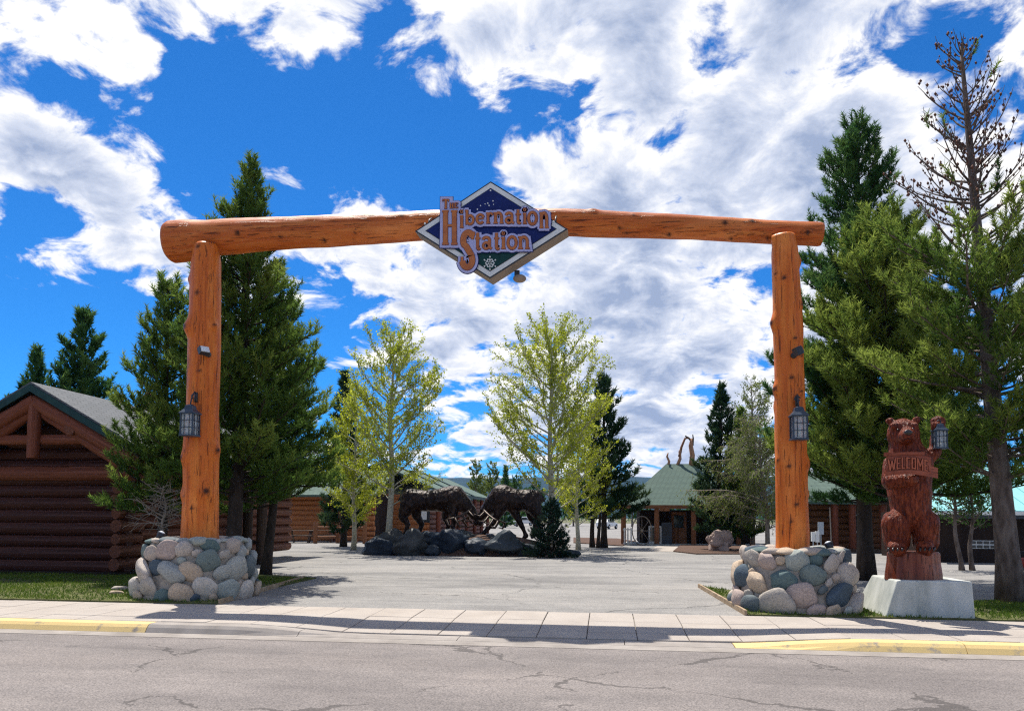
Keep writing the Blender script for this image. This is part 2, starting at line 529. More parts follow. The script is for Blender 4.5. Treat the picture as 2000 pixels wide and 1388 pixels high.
def road_mat(name, c1, c2, streak_axis, crack=1.0, warm=(1, 1, 1), crack_scale=.33):
    m, t, b = mat_new(name)
    v = coords(t)
    big = noise_t(t, coords(t, (.12, 1, 1) if streak_axis == 'x' else (1, .12, 1)), .9, 5, .6)
    med = noise_t(t, v, 2.2, 5, .6)
    fine = noise_t(t, v, 55, 3, .7)
    col = ramp(t, mmath(t, 'ADD', mmath(t, 'MULTIPLY', big, .65), mmath(t, 'MULTIPLY', med, .35)), [(.32, c2), (.68, c1)])
    spk = ramp(t, fine, [(.32, (.40, .40, .41)), (.5, (1, 1, 1)), (.68, (1.6, 1.57, 1.55))])
    col = mixrgb(t, .85, col, spk, 'MULTIPLY')
    pat = noise_t(t, coords(t, (.5, 1, 1)), .42, 4, .6)
    col = mixrgb(t, .8, col, ramp(t, pat, [(.36, (.72, .72, .73)), (.5, (1, 1, 1)), (.66, (1.16, 1.14, 1.12))]), 'MULTIPLY')
    sta = nnode(t, 'ShaderNodeTexVoronoi', {'Vector': v, 'Scale': .8, 'Randomness': 1.0})
    stf = mmath(t, 'MULTIPLY', mmath(t, 'LESS_THAN', mmath(t, 'ADD', sta.outputs['Distance'], mmath(t, 'MULTIPLY', med, .25)), .19), .22)
    col = mixrgb(t, stf, col, (.05, .05, .05))
    lin = noise_t(t, coords(t, (.07, 1.5, 1) if streak_axis == 'x' else (1.5, .07, 1)), 2.2, 6, .65)
    col = mixrgb(t, .45, col, ramp(t, lin, [(.34, (.82, .82, .83)), (.5, (1, 1, 1)), (.68, (1.14, 1.13, 1.12))]), 'MULTIPLY')
    # cracks: thin cell borders, broken up
    wv = nnode(t, 'ShaderNodeVectorMath', {0: v, 1: nnode(t, 'ShaderNodeVectorMath', {0: nnode(t, 'ShaderNodeTexNoise', {'Vector': v, 'Scale': 1.1, 'Detail': 6.0, 'Roughness': .65}).outputs['Color'], 3: .9}, operation='SCALE').outputs[0]}, operation='ADD').outputs[0]
    vo = nnode(t, 'ShaderNodeTexVoronoi', {'Vector': wv, 'Scale': crack_scale}, feature='DISTANCE_TO_EDGE')
    brk = noise_t(t, v, .55, 3)
    w = mmath(t, 'MULTIPLY', mmath(t, 'SUBTRACT', brk, .44, True), .085 * crack)
    ck = mmath(t, 'LESS_THAN', vo.outputs['Distance'], w)
    col = mixrgb(t, mmath(t, 'MULTIPLY', ck, .62), col, tuple(x * .28 for x in c2))
    t.links.new(col, b.inputs['Base Color'])
    b.inputs['Roughness'].default_value = .88
    b.inputs['Specular IOR Level'].default_value = .3
    bumped(t, b, mmath(t, 'SUBTRACT', fine, mmath(t, 'MULTIPLY', ck, 1.5)), .35, .008)
    return m
MT['road'] = road_mat('bleached_road_asphalt', (.225, .200, .188), (.155, .138, .131), 'x', 1.0)
MT['drive'] = road_mat('grey_driveway_asphalt', (.29, .278, .262), (.175, .17, .164), 'x', .5, crack_scale=.22)
def slab_mat():
    m, t, b = mat_new('sidewalk_concrete')
    v = coords(t)
    oi = t.nodes.new('ShaderNodeObjectInfo')
    f = noise_t(t, v, 1.4, 6, .6)
    fine = noise_t(t, v, 60, 2)
    col = ramp(t, f, [(.3, (.33, .285, .245)), (.7, (.43, .38, .33))])
    col = mixrgb(t, mmath(t, 'MULTIPLY', oi.outputs['Random'], .35), col, (.35, .32, .295))
    col = mixrgb(t, .5, col, ramp(t, fine, [(.3, (.7, .7, .7)), (.65, (1.12, 1.12, 1.12))]), 'MULTIPLY')
    t.links.new(col, b.inputs['Base Color'])
    b.inputs['Roughness'].default_value = .9
    bumped(t, b, fine, .25, .005)
    return m
MT['slab'] = slab_mat()
def kerb_mat(name, paint):
    m, t, b = mat_new(name)
    v = coords(t)
    f = noise_t(t, v, 3.5, 7, .7)
    conc = ramp(t, noise_t(t, v, 2, 5), [(.3, (.20, .175, .155)), (.7, (.33, .295, .265))])
    if paint:
        wear = ramp(t, f, [(.33, (0, 0, 0)), (.45, (1, 1, 1))])
        wf = nnode(t, 'ShaderNodeSeparateColor', {0: wear}).outputs[0]
        col = mixrgb(t, wf, conc, (.66, .48, .20))
    else:
        col = conc
    t.links.new(col, b.inputs['Base Color'])
    b.inputs['Roughness'].default_value = .85
    bumped(t, b, f, .3, .008)
    return m
MT['kerb'] = kerb_mat('kerb_concrete', False)
MT['kerb_yellow'] = kerb_mat('yellow_painted_kerb', True)
def stone_mat(name, stops, scale=7, rough=.7, spots=.5):
    m, t, b = mat_new(name)
    v = coords(t)
    oi = t.nodes.new('ShaderNodeObjectInfo')
    base = ramp(t, oi.outputs['Random'], stops, 'CONSTANT')
    off = nnode(t, 'ShaderNodeVectorMath', {0: v, 1: nnode(t, 'ShaderNodeCombineXYZ', {0: mmath(t, 'MULTIPLY', oi.outputs['Random'], 50)}).outputs[0]}, operation='ADD').outputs[0]
    f = noise_t(t, off, scale, 8, .65, .3)
    g = noise_t(t, off, scale * 7, 3, .6)
    col = mixrgb(t, 1.0, base, ramp(t, f, [(.25, (.55, .55, .55)), (.5, (1, 1, 1)), (.75, (1.3, 1.27, 1.22))]), 'MULTIPLY')
    col = mixrgb(t, spots, col, ramp(t, g, [(.35, (.6, .58, .55)), (.55, (1, 1, 1)), (.7, (1.25, 1.25, 1.25))]), 'MULTIPLY')
    t.links.new(col, b.inputs['Base Color'])
    b.inputs['Roughness'].default_value = rough
    b.inputs['Specular IOR Level'].default_value = .15
    bumped(t, b, mmath(t, 'ADD', f, mmath(t, 'MULTIPLY', g, .3)), .45, .03)
    return m
CS = [(.30, .27, .235), (.36, .315, .275), (.13, .19, .19), (.34, .285, .24), (.25, .26, .25), (.09, .125, .16), (.42, .38, .33), (.20, .245, .23), (.37, .29, .215), (.30, .30, .27), (.15, .18, .19), (.32, .255, .225), (.26, .28, .255)]
CS = [tuple(min(.62, v * (1.38 if sum(c) > .75 else .92)) for v in c) for c in CS]
MT['stone'] = stone_mat('river_stone', [(i / len(CS), c) for i, c in enumerate(CS)])
MT['boulder'] = stone_mat('dark_boulder', [(0, (.026, .038, .056)), (.35, (.042, .054, .066)), (.6, (.022, .034, .052)), (.8, (.06, .064, .064))], 2.2, .5)
MT['pale_boulder'] = stone_mat('pale_boulder_rock', [(0, (.42, .32, .28))], 3, .8)
MT['bronze'] = simple('dark_bronze', (.020, .011, .009), (.006, .004, .004), 9, (1, 1, .5), rough=.42, bump=.9, bdist=.05, metal=.2, spec=.25, c3=(.075, .042, .03), detail=8)
MT['antler'] = simple('bronze_antler', (.095, .068, .053), (.03, .022, .018), 10, rough=.45, bump=.2, metal=.3)
def fur_mat():
    m, t, b = mat_new('chainsaw_carved_red_wood')
    v = coords(t, (1, 1, .22))
    f = noise_t(t, v, 26, 4, .6, .6)
    g = noise_t(t, coords(t), 2.2, 4)
    col = ramp(t, f, [(.32, (.022, .004, .002)), (.5, (.165, .030, .010)), (.7, (.36, .085, .028))])
    col = mixrgb(t, mmath(t, 'MULTIPLY', g, .55), col, (.09, .012, .008))
    t.links.new(col, b.inputs['Base Color'])
    b.inputs['Roughness'].default_value = .36
    b.inputs['Specular IOR Level'].default_value = .18
    bumped(t, b, f, .9, .05)
    return m
MT['bear'] = fur_mat()
MT['bear_smooth'] = wood('glossy_red_stump_wood', (.17, .036, .015), (.06, .012, .006), (.30, .10, .05), 'z', .35, 3, .5, spec=.3)
MT['bear_board'] = wood('red_board_wood', (.27, .060, .026), (.13, .026, .012), (.36, .10, .05), 'x', .4, 3, .3, spec=.25)
MT['letter_red'] = simple('pale_red_letter_wood', (.46, .14, .075), (.34, .09, .05), 6, rough=.5, bump=.1)
MT['carved_dark'] = simple('carved_groove_dark', (.06, .014, .010), (.04, .01, .008), 5, rough=.5, bump=.05)
MT['bear_nose'] = simple('black_glossy_nose', (.012, .008, .008), None, 5, rough=.25, bump=0, spec=.6)
MT['bark'] = simple('grey_brown_bark', (.13, .10, .085), (.05, .037, .03), 9, (1, 1, .3), rough=.9, bump=1.0, bdist=.04, c3=(.20, .165, .145))
MT['bark_dark'] = simple('dark_bark', (.06, .045, .036), (.025, .02, .017), 9, (1, 1, .3), rough=.9, bump=1.0, bdist=.04)
MT['bark_pale'] = simple('pale_aspen_bark', (.40, .385, .30), (.20, .185, .14), 7, (1, 1, 2.2), rough=.8, bump=.4, bdist=.01, c3=(.5, .48, .39))
MT['twig'] = simple('bare_grey_twigs', (.30, .255, .21), (.17, .14, .115), 6, rough=.85, bump=.1)
MT['cone'] = simple('brown_cones', (.16, .075, .05), (.08, .035, .028), 9, rough=.8, bump=.2)
MT['pine_dark'] = foliage('dark_pine_needles', (.018, .058, .018), (.058, .140, .040), (.15, .24, .06), .42)
MT['pine_yellow'] = foliage('sunlit_pine_needles', (.032, .082, .018), (.115, .20, .038), (.27, .34, .065), .45)
MT['pine_blue'] = foliage('bluish_pine_needles', (.011, .033, .016), (.030, .070, .030), (.080, .125, .048), .25)
MT['spruce'] = foliage('dark_spruce_needles', (.006, .020, .013), (.016, .040, .026), (.040, .075, .045), .15)
MT['aspen'] = foliage('fresh_aspen_leaves', (.20, .25, .016), (.40, .45, .03), (.60, .62, .09), .55)
MT['aspen_far'] = foliage('distant_spring_leaves', (.08, .12, .025), (.17, .22, .045), (.28, .32, .08), .4)
MT['green_leaf'] = foliage('green_leaves', (.02, .06, .012), (.055, .125, .025), (.12, .20, .05), .4)
MT['grass'] = foliage('lawn_grass', (.045, .095, .012), (.10, .17, .022), (.20, .25, .05), .3)
MT['soil'] = simple('lawn_soil', (.12, .13, .045), (.065, .06, .03), 3, rough=.95, bump=.5)
MT['mulch'] = simple('bark_mulch', (.115, .070, .052), (.045, .027, .021), 22, rough=.95, bump=1.0, bdist=.04, c3=(.19, .13, .10))
MT['ground'] = simple('dry_ground', (.17, .16, .10), (.09, .10, .05), .5, rough=.95, bump=.4)
MT['hill'] = simple('forested_hill', (.016, .034, .030), (.009, .020, .020), .02, (1, 1, 2), rough=.95, bump=.8, bdist=8, c3=(.024, .046, .034))
MT['tyre'] = simple('black_rubber', (.02, .02, .02), (.014, .014, .014), 20, rough=.8, bump=.1)
MT['car_white'] = simple('white_car_paint', (.72, .73, .74), (.68, .69, .70), 2, rough=.25, bump=0, spec=.5)
MT['car_silver'] = simple('silver_car_paint', (.38, .40, .43), (.34, .36, .39), 2, rough=.25, bump=0, metal=.4, spec=.5)
MT['car_green'] = simple('teal_green_paint', (.05, .16, .14), (.04, .13, .12), 2, rough=.3, bump=0, spec=.5)
MT['red_trim'] = simple('red_trim_paint', (.30, .04, .03), (.2, .03, .02), 2, rough=.35, bump=0)

# ================================================================== SETTING
Y_KERB, Y_WALK0, Y_WALK1 = 11.0, 11.32, 13.62
ROADZ = -0.14
gm = MB()
NX, NYg = 60, 60
def sheet(x0, x1, y0, y1, z, name, mat):
    mb = MB()
    mb.add([(x0, y0, z), (x1, y0, z), (x1, y1, z), (x0, y1, z)], [(0, 1, 2, 3)])
    return struct(mb.build(name, mat))
# one ground sheet to the horizon with a step down at the kerb line
mb = MB()
xs = (-4000, 4000)
ys = [(-4000, ROADZ - .03), (Y_WALK1 - .3, ROADZ - .03), (Y_WALK1 - .28, -.045), (4500, -.045)]
vs = [(x, y, z) for (y, z) in ys for x in xs]
mb.add(vs, [(2 * i, 2 * i + 1, 2 * i + 3, 2 * i + 2) for i in range(3)])
struct(mb.build('ground', MT['ground']))
sheet(-120, 120, -40, Y_KERB + .1, ROADZ, 'road', MT['road'])
mb = MB()
mb.add([(-13.2, Y_WALK1 - .02, -.006), (26, Y_WALK1 - .02, -.006), (60, 40, -.006), (70, 230, -.006), (-60, 230, -.006), (-40, 60, -.006), (-22, 40, -.006), (-13.4, 24, -.006)], [tuple(range(8))])
struct(mb.build('driveway', MT['drive']))

# sidewalk: three rows of slabs, dipping to the road along the driveway apron
AX0, AX1 = G(640, 1226).x, G(1470, 1240).x
def sm(a, b, x):
    t_ = max(0, min(1, (x - a) / (b - a)))
    return t_ * t_ * (3 - 2 * t_)
def dip(x):
    return sm(AX0 - 1.5, AX0 + .5, x) * (1 - sm(AX1 - .5, AX1 + 1.6, x))
def walk_z(x, y):
    return -.09 * dip(x) * sm(Y_WALK1 - .2, Y_WALK0, y)
walk = struct(MB().add([(-30, Y_WALK0 + .01, -.125), (30, Y_WALK0 + .01, -.125), (30, Y_WALK1, -.04), (-30, Y_WALK1, -.04)], [(0, 1, 2, 3)]).build('sidewalk', MT['kerb']))
walk['label'] = 'pale concrete sidewalk of small slabs along the road'
PW = .735
rows = [Y_WALK0 + .01, Y_WALK0 + .50, Y_WALK0 + 1.36, Y_WALK1]
random.seed(4)
x_ref = G(1145, 1235).x
for i in range(-27, 20):
    xa, xb = x_ref + i * PW + .006, x_ref + (i + 1) * PW - .006
    for j in range(3):
        ya, yb = rows[j] + .006, rows[j + 1] - .006
        dz = random.uniform(-.004, .004)
        vs = []
        for (x, y) in ((xa, ya), (xb, ya), (xb, yb), (xa, yb)):
            vs.append((x, y, walk_z(x, y) + dz))
        ins = [(x + (.006 if x == xa else -.006), y + (.006 if y == ya else -.006), z) for (x, y, z) in vs]
        low = [(x, y, z - .007) for (x, y, z) in vs]
        bot = [(x, y, z - .03) for (x, y, z) in vs]
        mb = MB()
        fs = [(0, 1, 2, 3)]
        for k in range(4):
            k2 = (k + 1) % 4
            fs += [(k, 4 + k, 4 + k2, k2), (4 + k, 8 + k, 8 + k2, 4 + k2)]
        mb.add(ins + low + bot, fs)
        mb.build('slab', MT['slab'], walk)
# kerb: cast segments with a rounded nose, dropped along the apron, yellow paint beside it
def kerb_run(xa, xb, name, mat, label):
    n = max(2, int((xb - xa) / .4))
    mb = MB()
    vs, fs = [], []
    for i in range(n + 1):
        x = xa + (xb - xa) * i / n
        h = -.005 - .105 * dip(x)
        prof = [(Y_KERB + .0, ROADZ - .03), (Y_KERB, ROADZ + .016), (Y_KERB + .05, h - .05 if h > -.08 else h - .012), (Y_KERB + .10, h - .008), (Y_KERB + .16, h), (Y_WALK0 + .004, h), (Y_WALK0 + .004, ROADZ - .05)]
        vs += [(x, y, z) for y, z in prof]
    for i in range(n):
        for k in range(6):
            fs.append((i * 7 + k, (i + 1) * 7 + k, (i + 1) * 7 + k + 1, i * 7 + k + 1))
    fs.append(tuple(range(7))); fs.append(tuple(n * 7 + k for k in range(6, -1, -1)))
    mb.add(vs, fs)
    o = struct(mb.build(name, mat, smooth=False))
    o['label'] = label
    return o
KY0, KY1 = G(240, 1228).x, G(1440, 1250).x
x = KY0
k = 0
while x > -26:
    kerb_run(x - 2.99, x, 'kerb', MT['kerb_yellow'], 'yellow painted kerb beside the log cabin lawn')
    x -= 3.0
x = KY0 + .01
while x < KY1 - .5:
    xe = min(x + 2.4, KY1)
    kerb_run(x, xe - .01, 'kerb', MT['kerb'], 'bare lowered kerb across the gate driveway')
    x = xe
x = KY1 + .005
while x < 22:
    kerb_run(x, x + 2.99, 'kerb', MT['kerb_yellow'], 'yellow painted kerb past the bear statue')
    x += 3.0

struct(MB().add([(-40, Y_KERB - .30, ROADZ + .004), (40, Y_KERB - .30, ROADZ + .004), (40, Y_KERB - .002, ROADZ + .014), (-40, Y_KERB - .002, ROADZ + .014)], [(0, 1, 2, 3)]).build('gutter', MT['kerb']), 'concrete gutter strip along the kerb')
# lawns and beds
def bed(name, poly, z0, z1, mat, label=None):
    o = struct(MB().prism([(p[0], p[1], z0) for p in poly], (0, 0, z1 - z0)).build(name, mat))
    if label:
        o['label'] = label
    return o
def in_poly(X, Y, poly):
    ins = np.zeros(len(X), bool)
    j = len(poly) - 1
    for i in range(len(poly)):
        xi, yi = poly[i][0], poly[i][1]
        xj, yj = poly[j][0], poly[j][1]
        c = ((yi > Y) != (yj > Y)) & (X < (xj - xi) * (Y - yi) / (yj - yi + 1e-12) + xi)
        ins ^= c
        j = i
    return ins
def grass(poly, n, z, label, seed, hmin=.03, hmax=.075, thin=None):
    rng = np.random.default_rng(seed)
    xs_ = [p[0] for p in poly]; ys_ = [p[1] for p in poly]
    X = rng.uniform(min(xs_), max(xs_), n * 3); Y = rng.uniform(min(ys_), max(ys_), n * 3)
    k_ = in_poly(X, Y, poly)
    X, Y = X[k_][:n], Y[k_][:n]
    pn = np.array([noise.noise(Vector((a * .9, b * .9, seed))) for a, b in zip(X, Y)])
    keep = rng.random(len(X)) < np.clip(.75 + pn * 1.2, .08, 1)
    X, Y, pn = X[keep], Y[keep], pn[keep]
    m = len(X)
    h = rng.uniform(hmin, hmax, m); a = rng.uniform(0, 6.283, m)
    w = rng.uniform(.006, .012, m)
    lean = rng.normal(0, .03, (m, 2))
    V = np.zeros((m, 3, 3), np.float32)
    V[:, 0] = np.stack([X - np.cos(a) * w, Y - np.sin(a) * w, np.full(m, z)], 1)
    V[:, 1] = np.stack([X + np.cos(a) * w, Y + np.sin(a) * w, np.full(m, z)], 1)
    V[:, 2] = np.stack([X + lean[:, 0], Y + lean[:, 1], z + h], 1)
    tint = np.repeat(np.clip(.5 + pn * .5 + rng.normal(0, .22, m), 0, 1), 3)
    o = mesh_np('grass', V.reshape(-1, 3), np.arange(m * 3).reshape(-1, 3), MT['grass'], tint=tint)
    o['kind'] = 'stuff'
    o['label'] = label
    return o
YG = 14.95                       # the line of the gate posts
LAWN_L = [(-30, 13.66), (W(252, 1160, 13.9).x - .1, 13.66), (G(485, 1166).x, 13.68), (G(590, 1131).x, G(590, 1131).y), (-7.6, 16.6), (-7.7, 19.8), (-10.6, 20.9), (-30, 20.9)]
bed('lawn', LAWN_L, -.03, .025, MT['soil'], 'lawn in front of the log cabin')
grass([(-20, 13.8), LAWN_L[1], LAWN_L[2], LAWN_L[3], (-7.6, 16.6), (-7.7, 19.5), (-20, 20.8)], 42000, .024, 'short green grass in front of the log cabin', 3)
p_in = G(1368, 1146)
LAWN_R = [(G(1450, 1193).x, 13.68), (26, 13.68), (24, 17.4), (9.6, 17.6), (7.3, 16.9), (p_in.x + 1.9, 16.5), (p_in.x, p_in.y)]
bed('lawn', LAWN_R, -.03, .02, MT['soil'], 'lawn and bare soil around the bear statue')
grass([LAWN_R[0], (14, 13.7), (14, 16.5), (9.6, 17.2), (7.3, 16.6), (p_in.x + 1.9, 16.4), LAWN_R[6]], 30000, .019, 'short green grass around the right stone base and the bear plinth', 8)
# wooden edging boards where the lawns meet the driveway
def edging(a, b, label):
    mb = MB().beam(Vector(a) + Vector((0, 0, .035)), Vector(b) + Vector((0, 0, .035)), .045, .10)
    tag(mb.build('edging_board', MT['edge_wood'], org=Vector(a)), label, 'edging board')
edging((G(487, 1165).x + .04, 13.70, 0), (G(592, 1130).x + .03, G(592, 1130).y, 0), 'thin wooden edging board beside the lawn at the left stone base')
edging((G(1449, 1192).x - .04, 13.70, 0), (p_in.x - .04, p_in.y, 0), 'thin wooden edging board beside the lawn at the right stone base')

# hills far behind
mb = MB()
NXh = 160
vs, fs = [], []
for j in range(9):
    for i in range(NXh + 1):
        x_ = -3600 + 7200 * i / NXh
        t_ = j / 8
        top = 178 + 22 * noise.noise(Vector((x_ * .0011, 3, 0))) + 7 * noise.noise(Vector((x_ * .008, 1, 0)))
        z = -8 + (top + 8) * math.sin(t_ * math.pi / 2) + (3.0 * noise.noise(Vector((x_ * .05, t_ * 40, 0))) if j else 0)
        vs.append((x_, 2500 + 900 * t_, z))
for j in range(8):
    for i in range(NXh):
        a = j * (NXh + 1) + i
        fs.append((a, a + 1, a + NXh + 2, a + NXh + 1))
mb.add(vs, fs)
struct(mb.build('hills', MT['hill'], smooth=True), 'long low forested ridge on the horizon')
# ================================================================== THE LOG GATE
def log_mesh(path, radii, n, rings, knots, seed, wob=.05, round_end=(True, True)):
    """peeled log: natural waviness, knot bulges (tint = dark knot)"""
    pts = [Vector(p) for p in path]
    L = [0]
    for a, b in zip(pts, pts[1:]):
        L.append(L[-1] + (b - a).length)
    def samp(s):
        for i in range(len(pts) - 1):
            if s <= L[i + 1] or i == len(pts) - 2:
                f = (s - L[i]) / (L[i + 1] - L[i])
                f2 = f * f * (3 - 2 * f)
                return pts[i].lerp(pts[i + 1], f), radii[i] + (radii[i + 1] - radii[i]) * f2
    vs, tt, fs = [], [], []
    ss = [L[-1] * i / rings for i in range(rings + 1)]
    for ri, s in enumerate(ss):
        p, r = samp(s)
        q, _ = samp(min(s + .05, L[-1])); q0, _ = samp(max(s - .05, 0))
        t = (q - q0).normalized()
        vdir = Vector((0, -1, 0))
        vdir = (vdir - t * vdir.dot(t)).normalized()      # towards the road
        u = vdir.cross(t)
        e = 1.0
        ed = min(s if round_end[0] else 9, (L[-1] - s) if round_end[1] else 9)
        if ed < .07:
            e = .93 + .07 * math.sin(ed / .07 * math.pi / 2)
        for k in range(n):
            a = 2 * math.pi * k / n
            dr = u * math.cos(a) + vdir * math.sin(a)
            rr = r * e * (1 + wob * noise.noise(Vector((math.cos(a) * .9, math.sin(a) * .9, s * 1.1 + seed))) + wob * .35 * noise.noise(Vector((math.cos(a) * 2.5, math.sin(a) * 2.5, s * 3 + seed))))
            kt = 0.0
            for (ks, ka, amp, kr) in knots:
                da = (a - ka + math.pi) % (2 * math.pi) - math.pi
                d2 = ((s - ks) ** 2 + (da * r) ** 2) / (kr * kr)
                if d2 < 9:
                    rr += amp * math.exp(-d2 * .28)
                    kt = max(kt, 1.0 if d2 < .22 else math.exp(-(d2 - .22) * 3.2))
            vs.append(p + dr * rr); tt.append(kt)
    for i in range(rings):
        for k in range(n):
            k2 = (k + 1) % n
            fs.append((i * n + k, i * n + k2, (i + 1) * n + k2, (i + 1) * n + k))
    mb = MB()
    c0, c1 = len(vs), len(vs) + 1
    vs += [samp(0)[0], samp(L[-1])[0]]; tt += [0.25, 0.25]
    for k in range(n):
        k2 = (k + 1) % n
        fs.append((k2, k, c0)); fs.append((rings * n + k, rings * n + k2, c1))
    mb.add(vs, fs, tt)
    return mb, L[-1]
gate = thing('log_gate', 'tall orange log gate of two upright posts and a long bowed crossbeam', 'gate', (W(391, 1045, YG).x, YG, 0))
random.seed(11)
YP = YG - .14
S_PX = 16.0 / 1500
def post(rows_c, name_seed, kn):
    path = [W(cx, cy, YP) for cx, cy, r in rows_c]
    rad = [.92 * r * (W(cx + 1, cy, YP) - W(cx, cy, YP)).length for cx, cy, r in rows_c]
    tot = (path[-1] - path[0]).length
    knots = []
    for (px, py, amp, kr) in kn:                   # knots seen in the picture
        c = W(px, py, YP)
        t_ = (c.z - path[0].z) / (path[-1].z - path[0].z)
        i = min(range(len(path)), key=lambda q: abs(path[q].z - c.z))
        ax = path[0].lerp(path[-1], t_).x
        rel = max(-.98, min(.98, (c.x - ax) / rad[i]))
        knots.append((t_ * tot, math.acos(rel), amp, kr))
    for q in range(5):
        knots.append((random.uniform(.3, tot), random.uniform(math.pi, 2 * math.pi), random.uniform(.01, .05), random.uniform(.04, .07)))
    mb, _ = log_mesh(path, rad, 44, 150, knots, name_seed, .05)
    return mb.build('post', MT['post'], gate, True)
L_KN = [(401, 580, .015, .07), (420, 642, .09, .085), (391, 730, .01, .05), (418, 730, .01, .045), (396, 784, .01, .05), (375, 640, .06, .05), (432, 545, .05, .05), (416, 895, .05, .07), (397, 934, .008, .035), (412, 970, .008, .04), (391, 992, .01, .05), (405, 490, .03, .06), (363, 880, .07, .08), (428, 965, .06, .07), (430, 640, .05, .06), (372, 960, .05, .09)]
R_KN = [(1543, 549, .01, .055), (1556, 537, .02, .05), (1531, 667, .03, .05), (1571, 630, .06, .07), (1541, 742, .01, .06), (1520, 700, .03, .04), (1553, 912, .012, .06), (1544, 985, .012, .06), (1570, 900, .02, .05), (1506, 515, .05, .05), (1513, 600, .04, .05), (1516, 825, .06, .06), (1514, 905, .05, .06), (1572, 760, .05, .06), (1555, 1018, .012, .05), (1522, 768, .02, .04)]
post([(391, 1074, 37), (391, 1030, 35), (392, 960, 33.5), (393, 880, 34.5), (396, 800, 31), (398, 700, 31.5), (401, 600, 31), (402, 520, 29), (403, 479, 24)], 1.3, L_KN)
post([(1548, 1092, 36), (1548, 1050, 35), (1546, 960, 34), (1544, 860, 33), (1542, 760, 32), (1539, 650, 31), (1536, 560, 30), (1533, 500, 28.5), (1531, 460, 24)], 7.7, R_KN)
bm_px = [(334, 473, 40), (350, 472, 39.5), (430, 463, 34), (600, 453, 31), (850, 440, 29), (1000, 436, 28), (1100, 434, 27.5), (1300, 442, 25.5), (1450, 450, 24.5), (1560, 456, 24.5), (1605, 458, 25)]
YB = YG + .16
path = [W(a, b, YB) for a, b, r in bm_px]
rad = [.95 * r * (W(a + 1, b, YB) - W(a, b, YB)).length for a, b, r in bm_px]
bx0, bx1 = path[0].x, path[-1].x
kn = []
for (px, amp, ang) in [(1155, .03, .4), (1210, .02, .8), (1222, .02, .3), (1235, .012, 1.0), (1305, .03, .35), (1425, .05, .3), (1462, .02, .9), (1495, .03, .5), (1410, .015, 1.8), (1570, .02, 1.9), (700, .015, .8), (560, .012, .9), (790, .012, 1.0), (640, .02, .4), (480, .015, 1.3), (880, .015, .4)]:
    s = (W(px, 445, YB).x - bx0) * 1.003
    kn.append((s, ang if ang < 1.2 else ang, amp, random.uniform(.04, .075)))
# on the lying beam angle 0 points along u (up or down): build knots on both sides of the road face
kn = [(s, math.pi / 2 + (1.57 - a) * (1 if i % 3 else -1) * .8, am, kr) for i, (s, a, am, kr) in enumerate(kn)]
mb, _ = log_mesh(path, rad, 44, 260, kn, 4.4, .055)
mb.build('crossbeam', MT['beam'], gate, True)

# ================================================================== HANGING SIGN
YS = YG - .62
def SP(zx, zy, lay=0.0):                 # enlarged-view sign coordinates to the sign plane, lay metres towards the road
    p = W(780 + zx / 5.553, 330 + zy / 5.553, YS)
    return Vector((p.x, YS - lay, p.z))
sign = thing('hanging_sign', 'blue diamond shaped sign with copper lettering hanging from the gate crossbeam', 'sign', SP(1000, 660))
def diamond(k, lay, cx=985, cy=662):
    base = [(992, 140), (1825, 655), (985, 1188), (172, 678)]
    return [SP(cx + (x - cx) * k, cy + (y - cy) * k, lay) for x, y in base]
MB().prism(diamond(1.0, 0), (0, .40, 0)).build('cabinet', MT['taupe'], sign)
MB().prism(diamond(1.003, .012), (0, .010, 0)).build('rim', MT['dark_metal'], sign)
MB().prism(diamond(.972, .020), (0, .007, 0)).build('border', MT['white_paint'], sign)
MB().prism(diamond(.862, .025), (0, .004, 0)).build('edge_line', MT['dark_metal'], sign)
d_in = diamond(.845, .031)
def cut(poly, z, keep_above):
    res = []
    for a, b in zip(poly, poly[1:] + poly[:1]):
        ia, ib = (a.z > z) == keep_above, (b.z > z) == keep_above
        if ia:
            res.append(a)
        if ia != ib:
            res.append(a.lerp(b, (z - a.z) / (b.z - a.z)))
    return res
zc = SP(0, 890).z
MB().prism(cut(d_in, zc + .001, True), (0, .005, 0)).build('panel', MT['navy'], sign)
o = MB().prism(cut(d_in, zc - .001, False), (0, .005, 0)).build('panel', MT['sign_green'], sign)
o['label'] = 'dark green lower panel'
# stroke lettering
def arc(cx, cy, rx, ry, a0, a1, n=14):
    return [(cx + rx * math.cos(R(a0 + (a1 - a0) * i / n)), cy + ry * math.sin(R(a0 + (a1 - a0) * i / n))) for i in range(n + 1)]
